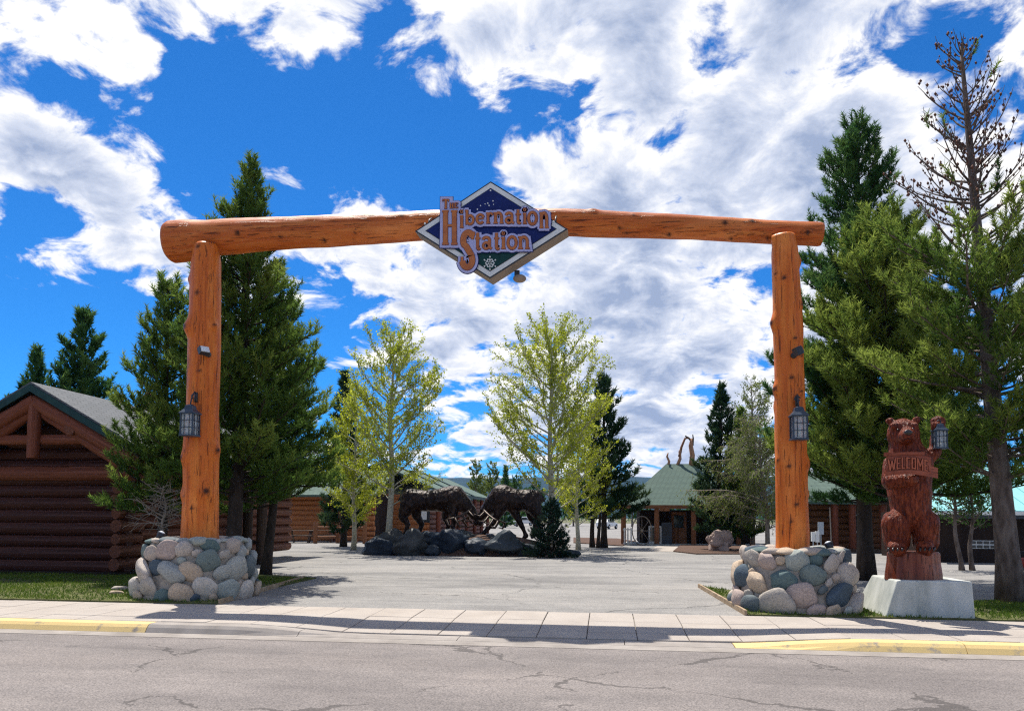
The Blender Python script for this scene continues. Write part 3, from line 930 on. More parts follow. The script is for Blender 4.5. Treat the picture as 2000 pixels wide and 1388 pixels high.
# every glyph: strokes of (points, weight) in a box x 0..1, y 0 (base line)..1 (x height or cap height)
GL = {
 'H': [([(.2, 0), (.2, 1)], 1.15), ([(.8, 0), (.8, 1)], 1.15), ([(.2, .56), (.8, .56)], .55), ([(.0, .015), (.4, .015)], .4), ([(.6, .015), (1, .015)], .4), ([(.0, .985), (.4, .985)], .4), ([(.6, .985), (1, .985)], .4)],
 'T': [([(.5, 0), (.5, 1)], 1.1), ([(.03, .95), (.97, .95)], .6), ([(.3, .02), (.7, .02)], .4), ([(.06, .76), (.06, .96)], .4), ([(.94, .76), (.94, .96)], .4)],
 'E': [([(.22, 0), (.22, 1)], 1.1), ([(.1, .04), (.95, .04)], .5), ([(.1, .96), (.95, .96)], .5), ([(.2, .52), (.75, .52)], .5), ([(.93, .0), (.93, .22)], .35), ([(.93, .78), (.93, 1)], .35)],
 'i': [([(.55, 0), (.55, 1)], 1.1), ([(.1, .95), (.6, .95)], .5), ([(.1, .03), (1, .03)], .45), (arc(.52, 1.34, .1, .07, 0, 360, 10), .9)],
 'b': [([(.2, 0), (.2, 1.55)], 1.05), ([(.0, 1.52), (.28, 1.52)], .45), (arc(.55, .5, .36, .47, -170, 170, 22), .9)],
 'e': [(arc(.5, .5, .42, .47, -40, -335, 24), .95), ([(.12, .54), (.88, .54)], .45)],
 'r': [([(.3, 0), (.3, 1)], 1.1), ([(.05, .03), (.62, .03)], .45), ([(.05, .96), (.32, .96)], .45), (arc(.68, .58, .34, .38, 160, 35, 10), .8)],
 'n': [([(.2, 0), (.2, 1)], 1.05), ([(.0, .03), (.42, .03)], .42), ([(.0, .96), (.25, .96)], .42), (arc(.5, .58, .3, .38, 175, 0, 12) + [(.8, .0)], 1.0), ([(.62, .03), (1, .03)], .42)],
 'a': [(arc(.45, .72, .34, .24, 165, 0, 10) + [(.79, .1), (1, .03)], 1.0), (arc(.44, .27, .32, .25, 20, 340, 18), .85)],
 't': [([(.45, 1.38), (.45, .2)] + arc(.68, .2, .23, .17, 180, 320, 8), 1.05), ([(.05, .93), (.95, .93)], .5)],
 'o': [(arc(.5, .5, .41, .46, 0, 360, 26), 1.0)],
 'S': [(arc(.53, .76, .40, .215, 35, 215, 14) + [(.36, .60), (.62, .45), (.80, .34)] + arc(.45, .22, .40, .20, 40, -165, 16), 1.25), ([(.86, .80), (.98, .99)], .5), ([(.04, .30), (.02, .10)], .5)],
 'W': [([(0, 1), (.25, 0)], 1), ([(.25, 0), (.5, .8)], 1), ([(.5, .8), (.75, 0)], 1), ([(.75, 0), (1, 1)], 1)],
 'L': [([(.15, 0), (.15, 1)], 1), ([(.15, .06), (.9, .06)], 1)],
 'C': [([(.9, .93), (.12, .93)], 1), ([(.15, 1), (.15, 0)], 1), ([(.12, .07), (.9, .07)], 1)],
 'O': [([(.14, 0), (.14, 1)], 1), ([(.86, 0), (.86, 1)], 1), ([(.1, .07), (.9, .07)], 1), ([(.1, .93), (.9, .93)], 1)],
 'M': [([(.08, 0), (.08, 1)], 1), ([(.08, 1), (.5, .3)], 1), ([(.5, .3), (.92, 1)], 1), ([(.92, 0), (.92, 1)], 1)],
 'e_': [([(.15, 0), (.15, 1)], 1), ([(.15, .06), (.92, .06)], 1), ([(.15, .94), (.92, .94)], 1), ([(.15, .5), (.75, .5)], 1)],
}
def ribbon(mb, pts, w, ext, closed=False):
    """flat stroke with width w around 3D points in an upright plane, swept by ext"""
    nrm = Vector(ext).normalized()
    n = len(pts)
    lf, rt = [], []
    for i, p in enumerate(pts):
        a, b = pts[max(i - 1, 0)], pts[min(i + 1, n - 1)]
        if closed and i in (0, n - 1):
            a, b = pts[-2], pts[1]
        t = (b - a).normalized()
        s = t.cross(nrm)
        q = p
        if not closed and i == 0:
            q = p - t * w * .12
        if not closed and i == n - 1:
            q = p + t * w * .12
        lf.append(q + s * w / 2); rt.append(q - s * w / 2)
    ext = Vector(ext)
    vs = lf + rt + [v + ext for v in lf] + [v + ext for v in rt]
    fs = []
    for i in range(n - 1):
        fs += [(i, i + 1, n + i + 1, n + i), (2 * n + i, 3 * n + i, 3 * n + i + 1, 2 * n + i + 1), (i, 2 * n + i, 2 * n + i + 1, i + 1), (n + i, n + i + 1, 3 * n + i + 1, 3 * n + i)]
    fs += [(0, n, 3 * n, 2 * n), (n - 1, 3 * n - 1, 4 * n - 1, 2 * n - 1)]
    mb.add(vs, fs)
LET = [('T', 478, 548, 445, 98, 17), ('H', 555, 598, 442, 52, 10), ('E', 606, 645, 440, 53, 11), ('H', 477, 637, 833, 362, 42),
       ('i', 662, 704, 652, 128, 25), ('b', 722, 820, 618, 98, 25), ('e', 840, 930, 608, 98, 24), ('r', 946, 1020, 606, 112, 24), ('n', 1028, 1136, 606, 116, 25),
       ('a', 1152, 1246, 606, 116, 25), ('t', 1264, 1326, 606, 104, 24), ('i', 1342, 1386, 610, 112, 25), ('o', 1396, 1500, 622, 140, 27), ('n', 1524, 1622, 656, 168, 27),
       ('S', 684, 818, 1088, 392, 50), ('t', 830, 888, 886, 126, 26), ('a', 904, 1006, 882, 130, 27), ('t', 1034, 1092, 884, 124, 26), ('i', 1108, 1158, 880, 122, 27), ('o', 1174, 1282, 884, 138, 27), ('n', 1294, 1416, 880, 130, 28)]
sc_px = (SP(1000, 600) - SP(999, 600)).length
lb, le = MB(), MB()
cnt = 0
for li, (ch, x0, x1, base, h, wt) in enumerate(LET):
    lm, lo = MB(), MB()
    for si, (pts, wg) in enumerate(GL[ch]):
        zpts = [(x0 + (x1 - x0) * x_, base - h * y_) for x_, y_ in pts]
        closed = (abs(zpts[0][0] - zpts[-1][0]) + abs(zpts[0][1] - zpts[-1][1])) < 1 and len(zpts) > 4
        w = wt * wg * sc_px
        eps = si * .0006
        ribbon(lm, [SP(a, b, .088 + eps) for a, b in zpts], w, (0, .006, 0), closed)
        ribbon(lo, [SP(a, b, .080 + eps) for a, b in zpts], w + 9 * sc_px, (0, .006, 0), closed)
        cnt += 1
        big = 62 if ch in 'HS' and h > 300 else 54
        ribbon(lb, [SP(a, b, .066 + cnt * .00011) for a, b in zpts], w + big * sc_px, (0, .02, 0), closed)
        ribbon(le, [SP(a, b, .050 + cnt * .00011) for a, b in zpts], w + (big + 15) * sc_px, (0, .02, 0), closed)
    lt = lm.build('letter', MT['letter'], sign)
    lo.build('letter_outline', MT['letter_edge'], lt)
# fill between the words so that the backing reads as two solid boards
for lay, grow, mbx in ((.0655, 0, lb), (.0495, 7, le)):
    for poly in ([(452 - grow, 316 - grow), (585 + grow, 316 - grow), (585 + grow, 360 - grow), (668 + grow, 366 - grow), (668 + grow, 865 + grow), (446 - grow, 865 + grow)],
                 [(650, 500 - grow), (1640 + grow, 480 - grow), (1650 + grow, 600 + grow), (1480, 640 + grow), (830, 632 + grow), (650, 660 + grow)],
                 [(690 - grow, 720 - grow), (1425 + grow, 740 - grow), (1450 + grow, 905 + grow), (840, 912 + grow), (690 - grow, 905)]):
        mbx.prism([SP(a, b, lay) for a, b in poly], (0, .018, 0))
lb.build('letter_board', MT['lavender'], sign)
le.build('letter_board_rim', MT['navy'], sign)
dots = MB()
for (sx, sy, r_) in [(992, 242, 9), (1018, 355, 8), (1024, 393, 6), (976, 405, 8), (962, 380, 8), (932, 388, 6), (884, 406, 7), (850, 445, 8)]:
    MB().prism([SP(sx + r_ * math.cos(R(a)), sy + r_ * math.sin(R(a)), .035) for a in range(0, 360, 45)], (0, .003, 0)).build('star', MT['white_paint'], sign)
fl = MB()
cxf, cyf = 985, 1027
for k_ in range(6):
    a = R(90 + 60 * k_)
    ca, sa = math.cos(a), math.sin(a)
    ribbon(fl, [SP(cxf + ca * 10, cyf - sa * 10, .036 + k_ * .0003), SP(cxf + ca * 52, cyf - sa * 52, .036 + k_ * .0003)], 8 * sc_px, (0, .003, 0))
    for s_ in (-1, 1):
        b_ = a + s_ * .5
        ribbon(fl, [SP(cxf + ca * 30, cyf - sa * 30, .038 + k_ * .0003), SP(cxf + math.cos(b_) * 50, cyf - math.sin(b_) * 50, .038 + k_ * .0003)], 8 * sc_px, (0, .002, 0))
    fl.prism([SP(cxf + ca * 68 + 9 * math.cos(R(q)), cyf - sa * 68 + 9 * math.sin(R(q)), .036) for q in range(0, 360, 45)], (0, .003, 0))
fl.build('snowflake', MT['white_paint'], sign)
# lamp under the cabinet, bolts and hangers
lampc = SP(1290, 1150) + Vector((0, .22, 0))
MB().ell(lampc, (.13, .13, .075)).build('lamp_housing', MT['taupe'], sign, True)
MB().beam(lampc + Vector((-.05, 0, .02)), lampc + Vector((-.05, 0, .16)), .10, .05, Vector((0, 1, 0))).build('lamp_bracket', MT['dark_metal'], sign)
for (hx, hy) in ((290, 560), (1685, 540)):
    p = SP(hx, hy, -.2)
    MB().tube([p + Vector((0, 0, -.12)), p + Vector((0, .05, .1)), p + Vector((0, .25, .22))], .018, 8).build('hanger', MT['dark_metal'], sign, True)
    MB().ell(SP(hx - 10, hy + 38, .02), (.02, .015, .02), 8, 6).build('bolt', MT['white_paint'], sign, True)

# ================================================================== LANTERNS AND POST FLOODLIGHTS
def lantern(c, s, label, arm=None, name='wall_lantern'):
    """c centre of the glass body, s body height"""
    c = Vector(c)
    t = thing(name, label, 'lantern', c - Vector((0, 0, s * .6)), None)
    w = s * .30
    def ring(z, hw, hh, nm, mat='blue_metal'):
        MB().box(c + Vector((0, 0, z)), (hw * 2, hw * 2, hh)).build(nm, MT[mat], t)
    ring(-s * .5, w * 1.12, s * .07, 'base')
    ring(s * .5, w * 1.18, s * .05, 'collar')
    mb = MB()
    a, b = w * 1.2, w * .55
    z0, z1, z2 = s * .525, s * .70, s * .86
    vs = []
    for hw, z in ((a, z0), (b * 1.25, z1), (b, z2), (b * .3, z2 + s * .07)):
        vs += [c + Vector((sx * hw, sy * hw, z)) for sx, sy in ((-1, -1), (1, -1), (1, 1), (-1, 1))]
    fs = [(0, 1, 2, 3)[::-1], (12, 13, 14, 15)]
    for i in range(3):
        for k_ in range(4):
            k2 = (k_ + 1) % 4
            fs.append((i * 4 + k_, i * 4 + k2, i * 4 + 4 + k2, i * 4 + 4 + k_))
    mb.add(vs, fs)
    mb.build('cap', MT['blue_metal'], t)
    for sx in (-1, 1):
        for sy in (-1, 1):
            MB().box(c + Vector((sx * w * .95, sy * w * .95, 0)), (w * .2, w * .2, s * .93)).build('corner_bar', MT['blue_metal'], t)
    for k_ in range(4):
        a_ = k_ * math.pi / 2
        n_ = Vector((math.cos(a_), math.sin(a_), 0)); u_ = Vector((-n_.y, n_.x, 0))
        rot = Matrix((u_, n_, Vector((0, 0, 1)))).transposed()
        pn = MB().box(c + n_ * w * .86, (w * 1.7, .006, s * .93), rot).build('pane', MT['pane'], t)
        for z in (-.14, .18):
            MB().box(c + n_ * w * .95 + Vector((0, 0, z * s)), (w * 1.7, .010, s * .025), rot).build('glazing_bar', MT['blue_metal'], pn)
        for q in (-.33, .33):
            MB().box(c + n_ * w * .95 + u_ * (q * w * 1.2), (w * .09, .010, s * .9), rot).build('glazing_bar', MT['blue_metal'], pn)
    MB().tube([c + Vector((0, 0, -s * .46)), c + Vector((0, 0, -s * .05)), c + Vector((0, 0, 0))], [w * .28, w * .28, w * .05], 10).build('candle', MT['candle'], t, True)
    if arm is not None:
        arm = Vector(arm)
        top = c + Vector((0, 0, s * .9))
        d = arm - top
        pts = [top + Vector((0, 0, -.01)), top + Vector((0, 0, s * .12)), top + d * .25 + Vector((0, 0, s * .33)), top + d * .65 + Vector((0, 0, s * .36)), arm + Vector((0, 0, s * .1)), arm + Vector((0, .05, -s * .1))]
        hk = MB().tube(pts, .014, 8)
        r_ = s * .11
        cc = top + d * .5 + Vector((-.0, 0, s * .22))
        hk.tube([cc + Vector((r_ * math.cos(R(q)), 0, r_ * math.sin(R(q)))) for q in range(0, 331, 30)], .011, 6)
        hk.build('scroll_arm', MT['dark_metal'], t, True)
        MB().tube([arm + Vector((0, -.02, -s * .25)), arm + Vector((0, -.02, s * .2))], [s * .08, s * .08], 10).build('back_plate', MT['dark_metal'], t, True)
    return t
yl = YP - .52
lc = W(371, 829, yl)
lantern(lc, .44, 'dark blue metal lantern hung on the gate post nearer the log cabin', (W(384, 775, YP - .34)))
rc = W(1560, 835, yl)
lantern(rc, .42, 'dark blue metal lantern hung on the gate post nearer the bear statue', (W(1556, 782, YP - .34)))
def flood(c, aim, label, lens):
    c = Vector(c); aim = Vector(aim).normalized()
    t = thing('floodlight', label, 'floodlight', c, 'small floodlights on the gate posts')
    up = Vector((0, 0, 1))
    sx = up.cross(aim).normalized(); uz = aim.cross(sx)
    rot = Matrix((sx, aim, uz)).transposed()
    MB().box(c, (.20, .10, .15), rot).build('housing', MT['dark_metal'], t)
    MB().box(c + aim * .06, (.17, .02, .12), rot).build('lens', MT[lens], t)
    MB().tube([c - aim * .04, Vector((c.x, c.y + .12, c.z - .03)), Vector((c.x - .02, c.y + .22, c.z - .03))], .025, 8).build('bracket', MT['dark_metal'], t, True)
    MB().tube([Vector((c.x - .02, c.y + .17, c.z - .03)), Vector((c.x - .02, c.y + .24, c.z - .03))], .055, 10).build('mount', MT['dark_metal'], t, True)
flood(W(398, 685, YP - .50), (.75, -.5, .45), 'small black floodlight with a pale lens on the post nearer the cabin', 'lens')
flood(W(1558, 686, YP - .50), (.7, .1, .25), 'small black floodlight turned sideways on the post nearer the bear', 'glass_dark')

# ================================================================== STONE PIERS
def stone_mesh(seed, sub=2):
    bm = bmesh.new()
    bmesh.ops.create_icosphere(bm, subdivisions=sub, radius=1)
    rnd = random.Random(seed)
    cuts = [(Vector((rnd.gauss(0, 1), rnd.gauss(0, 1), rnd.gauss(0, 1))).normalized(), rnd.uniform(.66, .92)) for _ in range(7)]
    for v in bm.verts:
        p = v.co.copy()
        for nrm, d in cuts:
            e_ = p.dot(nrm) - d
            if e_ > 0:
                p -= nrm * e_ * .85
        p *= 1 + .13 * noise.noise(p * 1.6 + Vector((seed * 3.1, 0, 0)))
        v.co = p
    me = bpy.data.meshes.new('stone')
    bm.to_mesh(me); bm.free()
    me.polygons.foreach_set('use_smooth', [True] * len(me.polygons))
    me.materials.append(MT['stone'])
    return me
STONES = [stone_mesh(i, 3) for i in range(10)]
def pier(cx, cy, a0, a1, h, label, seed):
    t = thing('stone_pier', label, 'stone pier', (cx, cy, 0), 'round-cornered stone piers of the gate')
    ex = 2.7
    def surf(th, v, k=1.0):
        a = (a0 + (a1 - a0) * v ** .8) * k
        c_, s_ = math.cos(th), math.sin(th)
        rr = a / (abs(c_) ** ex + abs(s_) ** ex) ** (1 / ex)
        return Vector((cx + rr * c_, cy + rr * s_, h * v))
    n, m = 48, 12
    vs, fs = [], []
    for j in range(m + 1):
        for k_ in range(n):
            p = surf(2 * math.pi * k_ / n, j / m, .955)
            q = noise.noise(p * 5)
            vs.append((p.x + q * .02, p.y + q * .02, p.z * .985 - (.08 if j == 0 else 0)))
    for j in range(m):
        for k_ in range(n):
            k2 = (k_ + 1) % n
            fs.append((j * n + k_, j * n + k2, (j + 1) * n + k2, (j + 1) * n + k_))
    vs.append((cx, cy, h * 1.0)); c_i = len(vs) - 1
    for k_ in range(n):
        fs.append((m * n + k_, m * n + (k_ + 1) % n, c_i))
    MB().add(vs, fs).build('mortar', MT['mortar'], t, True)
    rnd = random.Random(seed)
    placed = []
    for size in [.29] * 16 + [.25] * 60 + [.215] * 160 + [.175] * 320 + [.155] * 420 + [.115] * 500 + [.085] * 600:
        th = rnd.uniform(0, 2 * math.pi)
        v = rnd.uniform(.04, .97)
        if size > .22 and v > .62:
            continue
        p = surf(th, v)
        if p.z - size * .7 < -.06 or p.z + size * .62 > h + .05:
            continue
        if p.y > cy + a0 * .72:
            if rnd.random() < .6:
                continue
        ok = True
        for q, sq in placed:
            if (q - p).length < (sq + size) * .82:
                ok = False
                break
        if not ok:
            continue
        placed.append((p, size))
        nrm = (surf(th, v) - Vector((cx, cy, p.z))).normalized()
        tang = Vector((-nrm.y, nrm.x, 0))
        upv = (surf(th, min(v + .05, 1)) - surf(th, max(v - .05, 0))).normalized()
        nrm = tang.cross(upv).normalized()
        ro = rnd.uniform(-.6, .6)
        ax = tang * math.cos(ro) + upv * math.sin(ro)
        ay = nrm.cross(ax)
        rm = Matrix((ax, nrm, ay)).transposed()
        el = rnd.uniform(.95, 1.22)
        o = place('stone', STONES[rnd.randrange(10)], t, p - nrm * size * .12, rm.to_euler(), (size * 1.10 * el, size * rnd.uniform(.46, .64), size * 1.06 / el ** .6))
    for k_ in range(17):                          # cap stones lying round the rim
        th = 2 * math.pi * (k_ + rnd.uniform(-.2, .2)) / 17
        p = surf(th, 1.0, .84)
        s_ = rnd.uniform(.14, .22)
        place('cap_stone', STONES[rnd.randrange(10)], t, p + Vector((0, 0, .015)), (rnd.uniform(-.15, .15), rnd.uniform(-.15, .15), rnd.uniform(0, 6)), (s_ * 1.25, s_, s_ * rnd.uniform(.38, .5)))
    for k_ in range(8):
        th = 2 * math.pi * (k_ + .4) / 8
        p = surf(th, 1.0, .5)
        s_ = rnd.uniform(.15, .2)
        place('cap_stone', STONES[rnd.randrange(10)], t, p + Vector((0, 0, .0)), (0, 0, rnd.uniform(0, 6)), (s_ * 1.2, s_, s_ * .35))
    return t
ZPL, ZPR = W(391, 1043, YP - .3).z, W(1548, 1062, YP - .3).z
PLX, PRX = W(383, 1060, YP).x, W(1552, 1070, YP).x
pier(PLX, YG, 1.13, .88, ZPL - .15, 'grey and blue river stone pier under the gate post near the log cabin', 21)
pier(PRX, YG, 1.11, .84, ZPR - .15, 'tan and grey river stone pier under the gate post near the bear statue', 35)
def pier_spot(c, aim, label):
    c = Vector(c)
    t = thing('ground_spotlight', label, 'spotlight', c)
    aim = Vector(aim).normalized()
    MB().tube([c + Vector((0, 0, .09)) - aim * .09, c + Vector((0, 0, .09)) + aim * .02, c + Vector((0, 0, .09)) + aim * .11], [.04, .065, .085], 12).build('housing', MT['dark_metal'], t, True)
    MB().ell(c + Vector((0, 0, .09)) + aim * .108, (.06, .06, .03), 10, 6, aim.to_track_quat('Z', 'Y').to_matrix()).build('lens', MT['lens'], t, True)
    MB().tube([c + Vector((0, 0, -.04)), c + Vector((0, 0, .09))], .02, 8).build('stake', MT['dark_metal'], t, True)
pier_spot(W(311, 1058, YG - .55), (.4, .1, .8), 'small black spotlight standing on the pier near the log cabin')
pier_spot(W(1622, 1080, YG - .35), (-.3, .1, .8), 'small black spotlight standing on the pier near the bear statue')
# loose stones lying beside the left pier
for (px, py, s_) in ((236, 1153, .13), (228, 1161, .10)):
    p = G(px, py)
    o = place('loose_stone', STONES[3], None, (p.x, max(p.y, 13.9), .045), (0, .1, .8), (s_ * 1.5, s_, s_ * .5))
    tag(o, '%s flat loose stone lying on the lawn edge beside the stone pier' % ('larger' if s_ > .11 else 'smaller'), 'stone', 'loose stones by the pier')

# ================================================================== BEAR STATUE
YBR = W(1785, 1150, 14.3).y + .0
DB = YBR
def BP(px, py, dy=0.0):
    return W(px, py, DB + dy)
bs = (BP(1790, 900) - BP(1789, 900)).length            # metres per pixel on the statue plane
pl = thing('statue_plinth', 'pale grey tapered concrete plinth under the carved bear', 'plinth', (BP(1790, 1150).x, DB, 0))
zt = BP(1790, 1129).z
x0, x1 = W(1729, 1192, 13.78).x, W(1906, 1199, 13.78).x
xt0, xt1 = BP(1731, 1130).x, BP(1872, 1130).x
yb0, yb1, yt0, yt1 = 13.78, DB + 1.15, DB - .52, DB + .75
mb = MB()
mb.add([(x0, yb0, -.02), (x1, yb0, -.02), (x1, yb1, -.02), (x0, yb1, -.02), (xt0, yt0, zt), (xt1, yt0, zt), (xt1, yt1, zt), (xt0, yt1, zt)],
       [(3, 2, 1, 0), (4, 5, 6, 7), (0, 1, 5, 4), (1, 2, 6, 5), (2, 3, 7, 6), (3, 0, 4, 7)])
o = mb.build('block', MT['concrete'], pl)
bv = o.modifiers.new('b', 'BEVEL'); bv.width = .025; bv.segments = 2
bear = thing('bear_statue', 'carved red wooden bear standing upright on a stump and holding up a lantern', 'statue', (BP(1785, 1130).x, DB, zt))
# stump
sm_ = MB()
rn = 28
vs, fs = [], []
for j, (py, hw) in enumerate(((1131, 55), (1118, 54), (1098, 51), (1080, 50), (1076, 46))):
    c = BP(1783, py)
    for k_ in range(rn):
        a = 2 * math.pi * k_ / rn
        rr = hw * bs * (1 + .06 * noise.noise(Vector((math.cos(a) * 2.2, math.sin(a) * 2.2, 3))) - (.05 if k_ % 4 == 0 else 0))
        vs.append(c + Vector((rr * math.cos(a), rr * .85 * math.sin(a), 0)))
for j in range(4):
    for k_ in range(rn):
        k2 = (k_ + 1) % rn
        fs.append((j * rn + k_, j * rn + k2, (j + 1) * rn + k2, (j + 1) * rn + k_))
fs += [tuple(range(rn - 1, -1, -1)), tuple(4 * rn + k_ for k_ in range(rn))]
sm_.add(vs, fs).build('stump', MT['bear_smooth'], bear)
b = MB()
def cap(p, rp, q, rq, dp=0.0, dq=0.0):
    b.capsule(BP(p[0], p[1], dp), rp * bs, BP(q[0], q[1], dq), rq * bs, 16)
cap((1779, 1000), 38, (1776, 955), 41)                       # belly, chest
cap((1776, 960), 42, (1776, 905), 44)
cap((1776, 905), 43, (1768, 870), 31)                        # shoulders to neck
cap((1750, 1022), 28, (1751, 1058), 25, -.10, -.08)          # haunches
cap((1807, 1022), 28, (1807, 1058), 25, -.10, -.08)
cap((1752, 1060), 20, (1752, 1070), 17, -.06, -.3)
cap((1806, 1060), 20, (1806, 1070), 17, -.06, -.3)
b.ell(BP(1764, 848), (32 * bs, 30 * bs, 33 * bs))            # head, chin raised
cap((1762, 848), 29, (1766, 865), 28)
cap((1768, 852), 21, (1773, 850), 14, -.14, -.42)            # muzzle raised to the road
b.ell(BP(1750, 832, -.16), (13 * bs, 9 * bs, 8 * bs))
b.ell(BP(1783, 831, -.16), (12 * bs, 9 * bs, 8 * bs))
for ex_, ey in ((1738, 822), (1790, 820)):
    b.ell(BP(ex_, ey, .02), (8.5 * bs, 5 * bs, 8.5 * bs))
cap((1742, 905), 17, (1738, 940), 16, -.12, -.22)            # arm folded under the board
cap((1738, 940), 15, (1778, 936), 14, -.26, -.50)
b.ell(BP(1782, 935, -.5), (13 * bs, 9 * bs, 12 * bs))
cap((1806, 900), 17, (1826, 880), 13, .02, .0)              # raised arm
cap((1826, 882), 12.5, (1830, 838), 10, .0, .06)
b.ell(BP(1832, 824, .0), (15 * bs, 12 * bs, 13 * bs))        # paw over the lantern ring
cap((1822, 828), 5, (1822, 838), 4, -.12, -.12)
cap((1832, 828), 5, (1833, 839), 4, -.14, -.14)
cap((1842, 828), 5, (1843, 837), 4, -.10, -.10)
def fur(co):
    return .014 * noise.noise(Vector((co.x * 16, co.y * 16, co.z * 4.5))) + .008 * noise.noise(Vector((co.x * 34, co.y * 34, co.z * 8)))
remeshed(b, .022, 'body', MT['bear'], bear, None, 4, fur)
MB().ell(BP(1774, 844, -.54), (8 * bs, 4 * bs, 5.5 * bs), 12, 8).build('nose', MT['bear_nose'], bear, True)
for ex_, ey in ((1754, 839), (1783, 837)):
    MB().ell(BP(ex_, ey, -.262), (2.6 * bs, 2.2 * bs, 2.6 * bs), 10, 6).build('eye', MT['bear_nose'], bear, True)
MB().tube([BP(1764, 859, -.47), BP(1774, 856, -.53), BP(1784, 858, -.47)], .012, 6).build('mouth', MT['carved_dark'], bear, True)
for cx_ in (1750, 1812):
    for q in range(4):
        MB().tube([BP(cx_ - 14 + q * 9, 1069, -.42), BP(cx_ - 15 + q * 9, 1073, -.49), BP(cx_ - 15 + q * 9, 1076, -.50)], [.022, .018, .006], 8).build('claw', MT['bear_nose'], bear, True)
# welcome board: a curved plank hung in front of the chest
def board_pt(px, py, lay):
    u = (px - 1778) / 52
    return BP(px, py, -.62 + .10 * u * u - lay)
def curved_plank(xa, xb, top, bot, lay, th, n=16):
    vs, fs = [], []
    for i in range(n + 1):
        x_ = xa + (xb - xa) * i / n
        for py in (top(x_), bot(x_)):
            for q in (0, th):
                vs.append(board_pt(x_, py, lay - q))
    for i in range(n):
        a = 4 * i
        fs += [(a, a + 4, a + 6, a + 2), (a + 1, a + 3, a + 7, a + 5), (a, a + 1, a + 5, a + 4), (a + 2, a + 6, a + 7, a + 3)]
    fs += [(0, 2, 3, 1), (4 * n, 4 * n + 1, 4 * n + 3, 4 * n + 2)]
    return MB().add(vs, fs)
arch = lambda x_: -7 * (1 - ((x_ - 1775) / 46) ** 2)
bd = curved_plank(1731, 1818, lambda x_: 892 + arch(x_) + max(0, (x_ - 1775)) * .05, lambda x_: 924 + arch(x_) * .6 + max(0, (x_ - 1775)) * .06, 0, .06).build('welcome_board', MT['bear_board'], bear)
curved_plank(1726, 1806, lambda x_: 883 - (x_ - 1726) * .01, lambda x_: 891 + arch(x_) * .5, .02, .05).build('upper_strip', MT['bear_board'], bd)
curved_plank(1729, 1832, lambda x_: 921 + arch(x_) * .5 + max(0, (x_ - 1790)) * .02, lambda x_: 929 + arch(x_) * .5 + max(0, (x_ - 1780)) * .06, .02, .05).build('lower_strip', MT['bear_board'], bd)
curved_plank(1814, 1832, lambda x_: 909 + (x_ - 1814) * .25, lambda x_: 921 + (x_ - 1814) * .1, .01, .05).build('splintered_end', MT['bear_board'], bd)
ww = [('W', 16), ('e_', 10), ('L', 9), ('C', 10), ('O', 11), ('M', 14), ('e_', 10)]
x_ = 1735.5
for ch, w_ in ww:
    lm, lo = MB(), MB()
    for si, (pts, wg) in enumerate(GL[ch]):
        def mp(p, lay):
            xx = x_ + p[0] * (w_ - 2.2)
            bb = 920 + arch(xx) * .8 + max(0, xx - 1775) * .06
            return board_pt(xx, bb - p[1] * 22, lay)
        ribbon(lo, [mp(p, .008 + si * .0012) for p in pts], 4.6 * bs, (0, .012, 0))
        ribbon(lm, [mp(p, .028 + si * .0012) for p in pts], 2.3 * bs, (0, .02, 0))
    lo.build('letter_groove', MT['carved_dark'], bd)
    lm.build('letter', MT['letter_red'], bd)
    x_ += w_
lantern(BP(1835, 858, -.13), .31, 'dark metal lantern with a candle hanging from the raised paw of the bear', None, 'hand_lantern')
t_l = BP(1835, 858, -.13) + Vector((0, 0, .31 * .9))
hl = [o for o in COL.objects if o.name.startswith('hand_lantern')][0]
MB().tube([t_l + Vector((.03 * math.cos(R(q)), 0, .03 + .035 * math.sin(R(q)))) for q in range(-90, 271, 40)], .008, 6).build('ring', MT['dark_metal'], hl, True)
# ================================================================== BUILDINGS
def unit_log(name, mat, axis, seed, n=14, rings=14, jit=.09):
    """shared log of length 1 and radius 1 along an axis"""
    vs = []
    mb = MB()
    pts, rad = [], []
    for i in range(rings + 1):
        s = i / rings - .5
        p = [0, 0, 0]
        p[axis] = s
        pts.append(Vector(p)); rad.append(1)
    V, F = [], []
    o1, o2 = [(1, 2), (2, 0), (0, 1)][axis]
    for i in range(rings + 1):
        s = i / rings - .5
        for k_ in range(n):
            a = 2 * math.pi * k_ / n
            r_ = 1 + jit * noise.noise(Vector((math.cos(a), math.sin(a), s * 7 + seed))) + jit * noise.noise(Vector((0, 0, s * 5 + seed * 2)))
            if i in (0, rings):
                r_ *= .93
            p = [0, 0, 0]
            p[axis] = s; p[o1] = math.cos(a) * r_; p[o2] = math.sin(a) * r_
            V.append(p)
    for i in range(rings):
        for k_ in range(n):
            k2 = (k_ + 1) % n
            F.append((i * n + k_, i * n + k2, (i + 1) * n + k2, (i + 1) * n + k_))
    F += [tuple(range(n - 1, -1, -1)), tuple(rings * n + k_ for k_ in range(n))]
    me = bpy.data.meshes.new(name)
    me.from_pydata(V, [], F)
    me.polygons.foreach_set('use_smooth', [True] * (len(F) - 2) + [False] * 2)
    me.materials.append(mat)
    return me
def log_between(name, mesh, parent, a, b, r, axis):
    a, b = Vector(a), Vector(b)
    d = b - a
    ref = Vector([1 if i == axis else 0 for i in range(3)])
    q = ref.rotation_difference(d.normalized())
    sc = [r, r, r]
    sc[axis] = d.length
    o = place(name, mesh, parent, (a + b) / 2, q.to_euler(), sc)
    return o
UL = {}
for key, m_ in (('cabin', 'cabin_log'), ('truss', 'cabin_beam'), ('orange', 'orange_log'), ('brown', 'brown_log')):
    UL[key] = [unit_log('log', MT[m_], 0, 3.3 * i + len(key)) for i in range(3)]
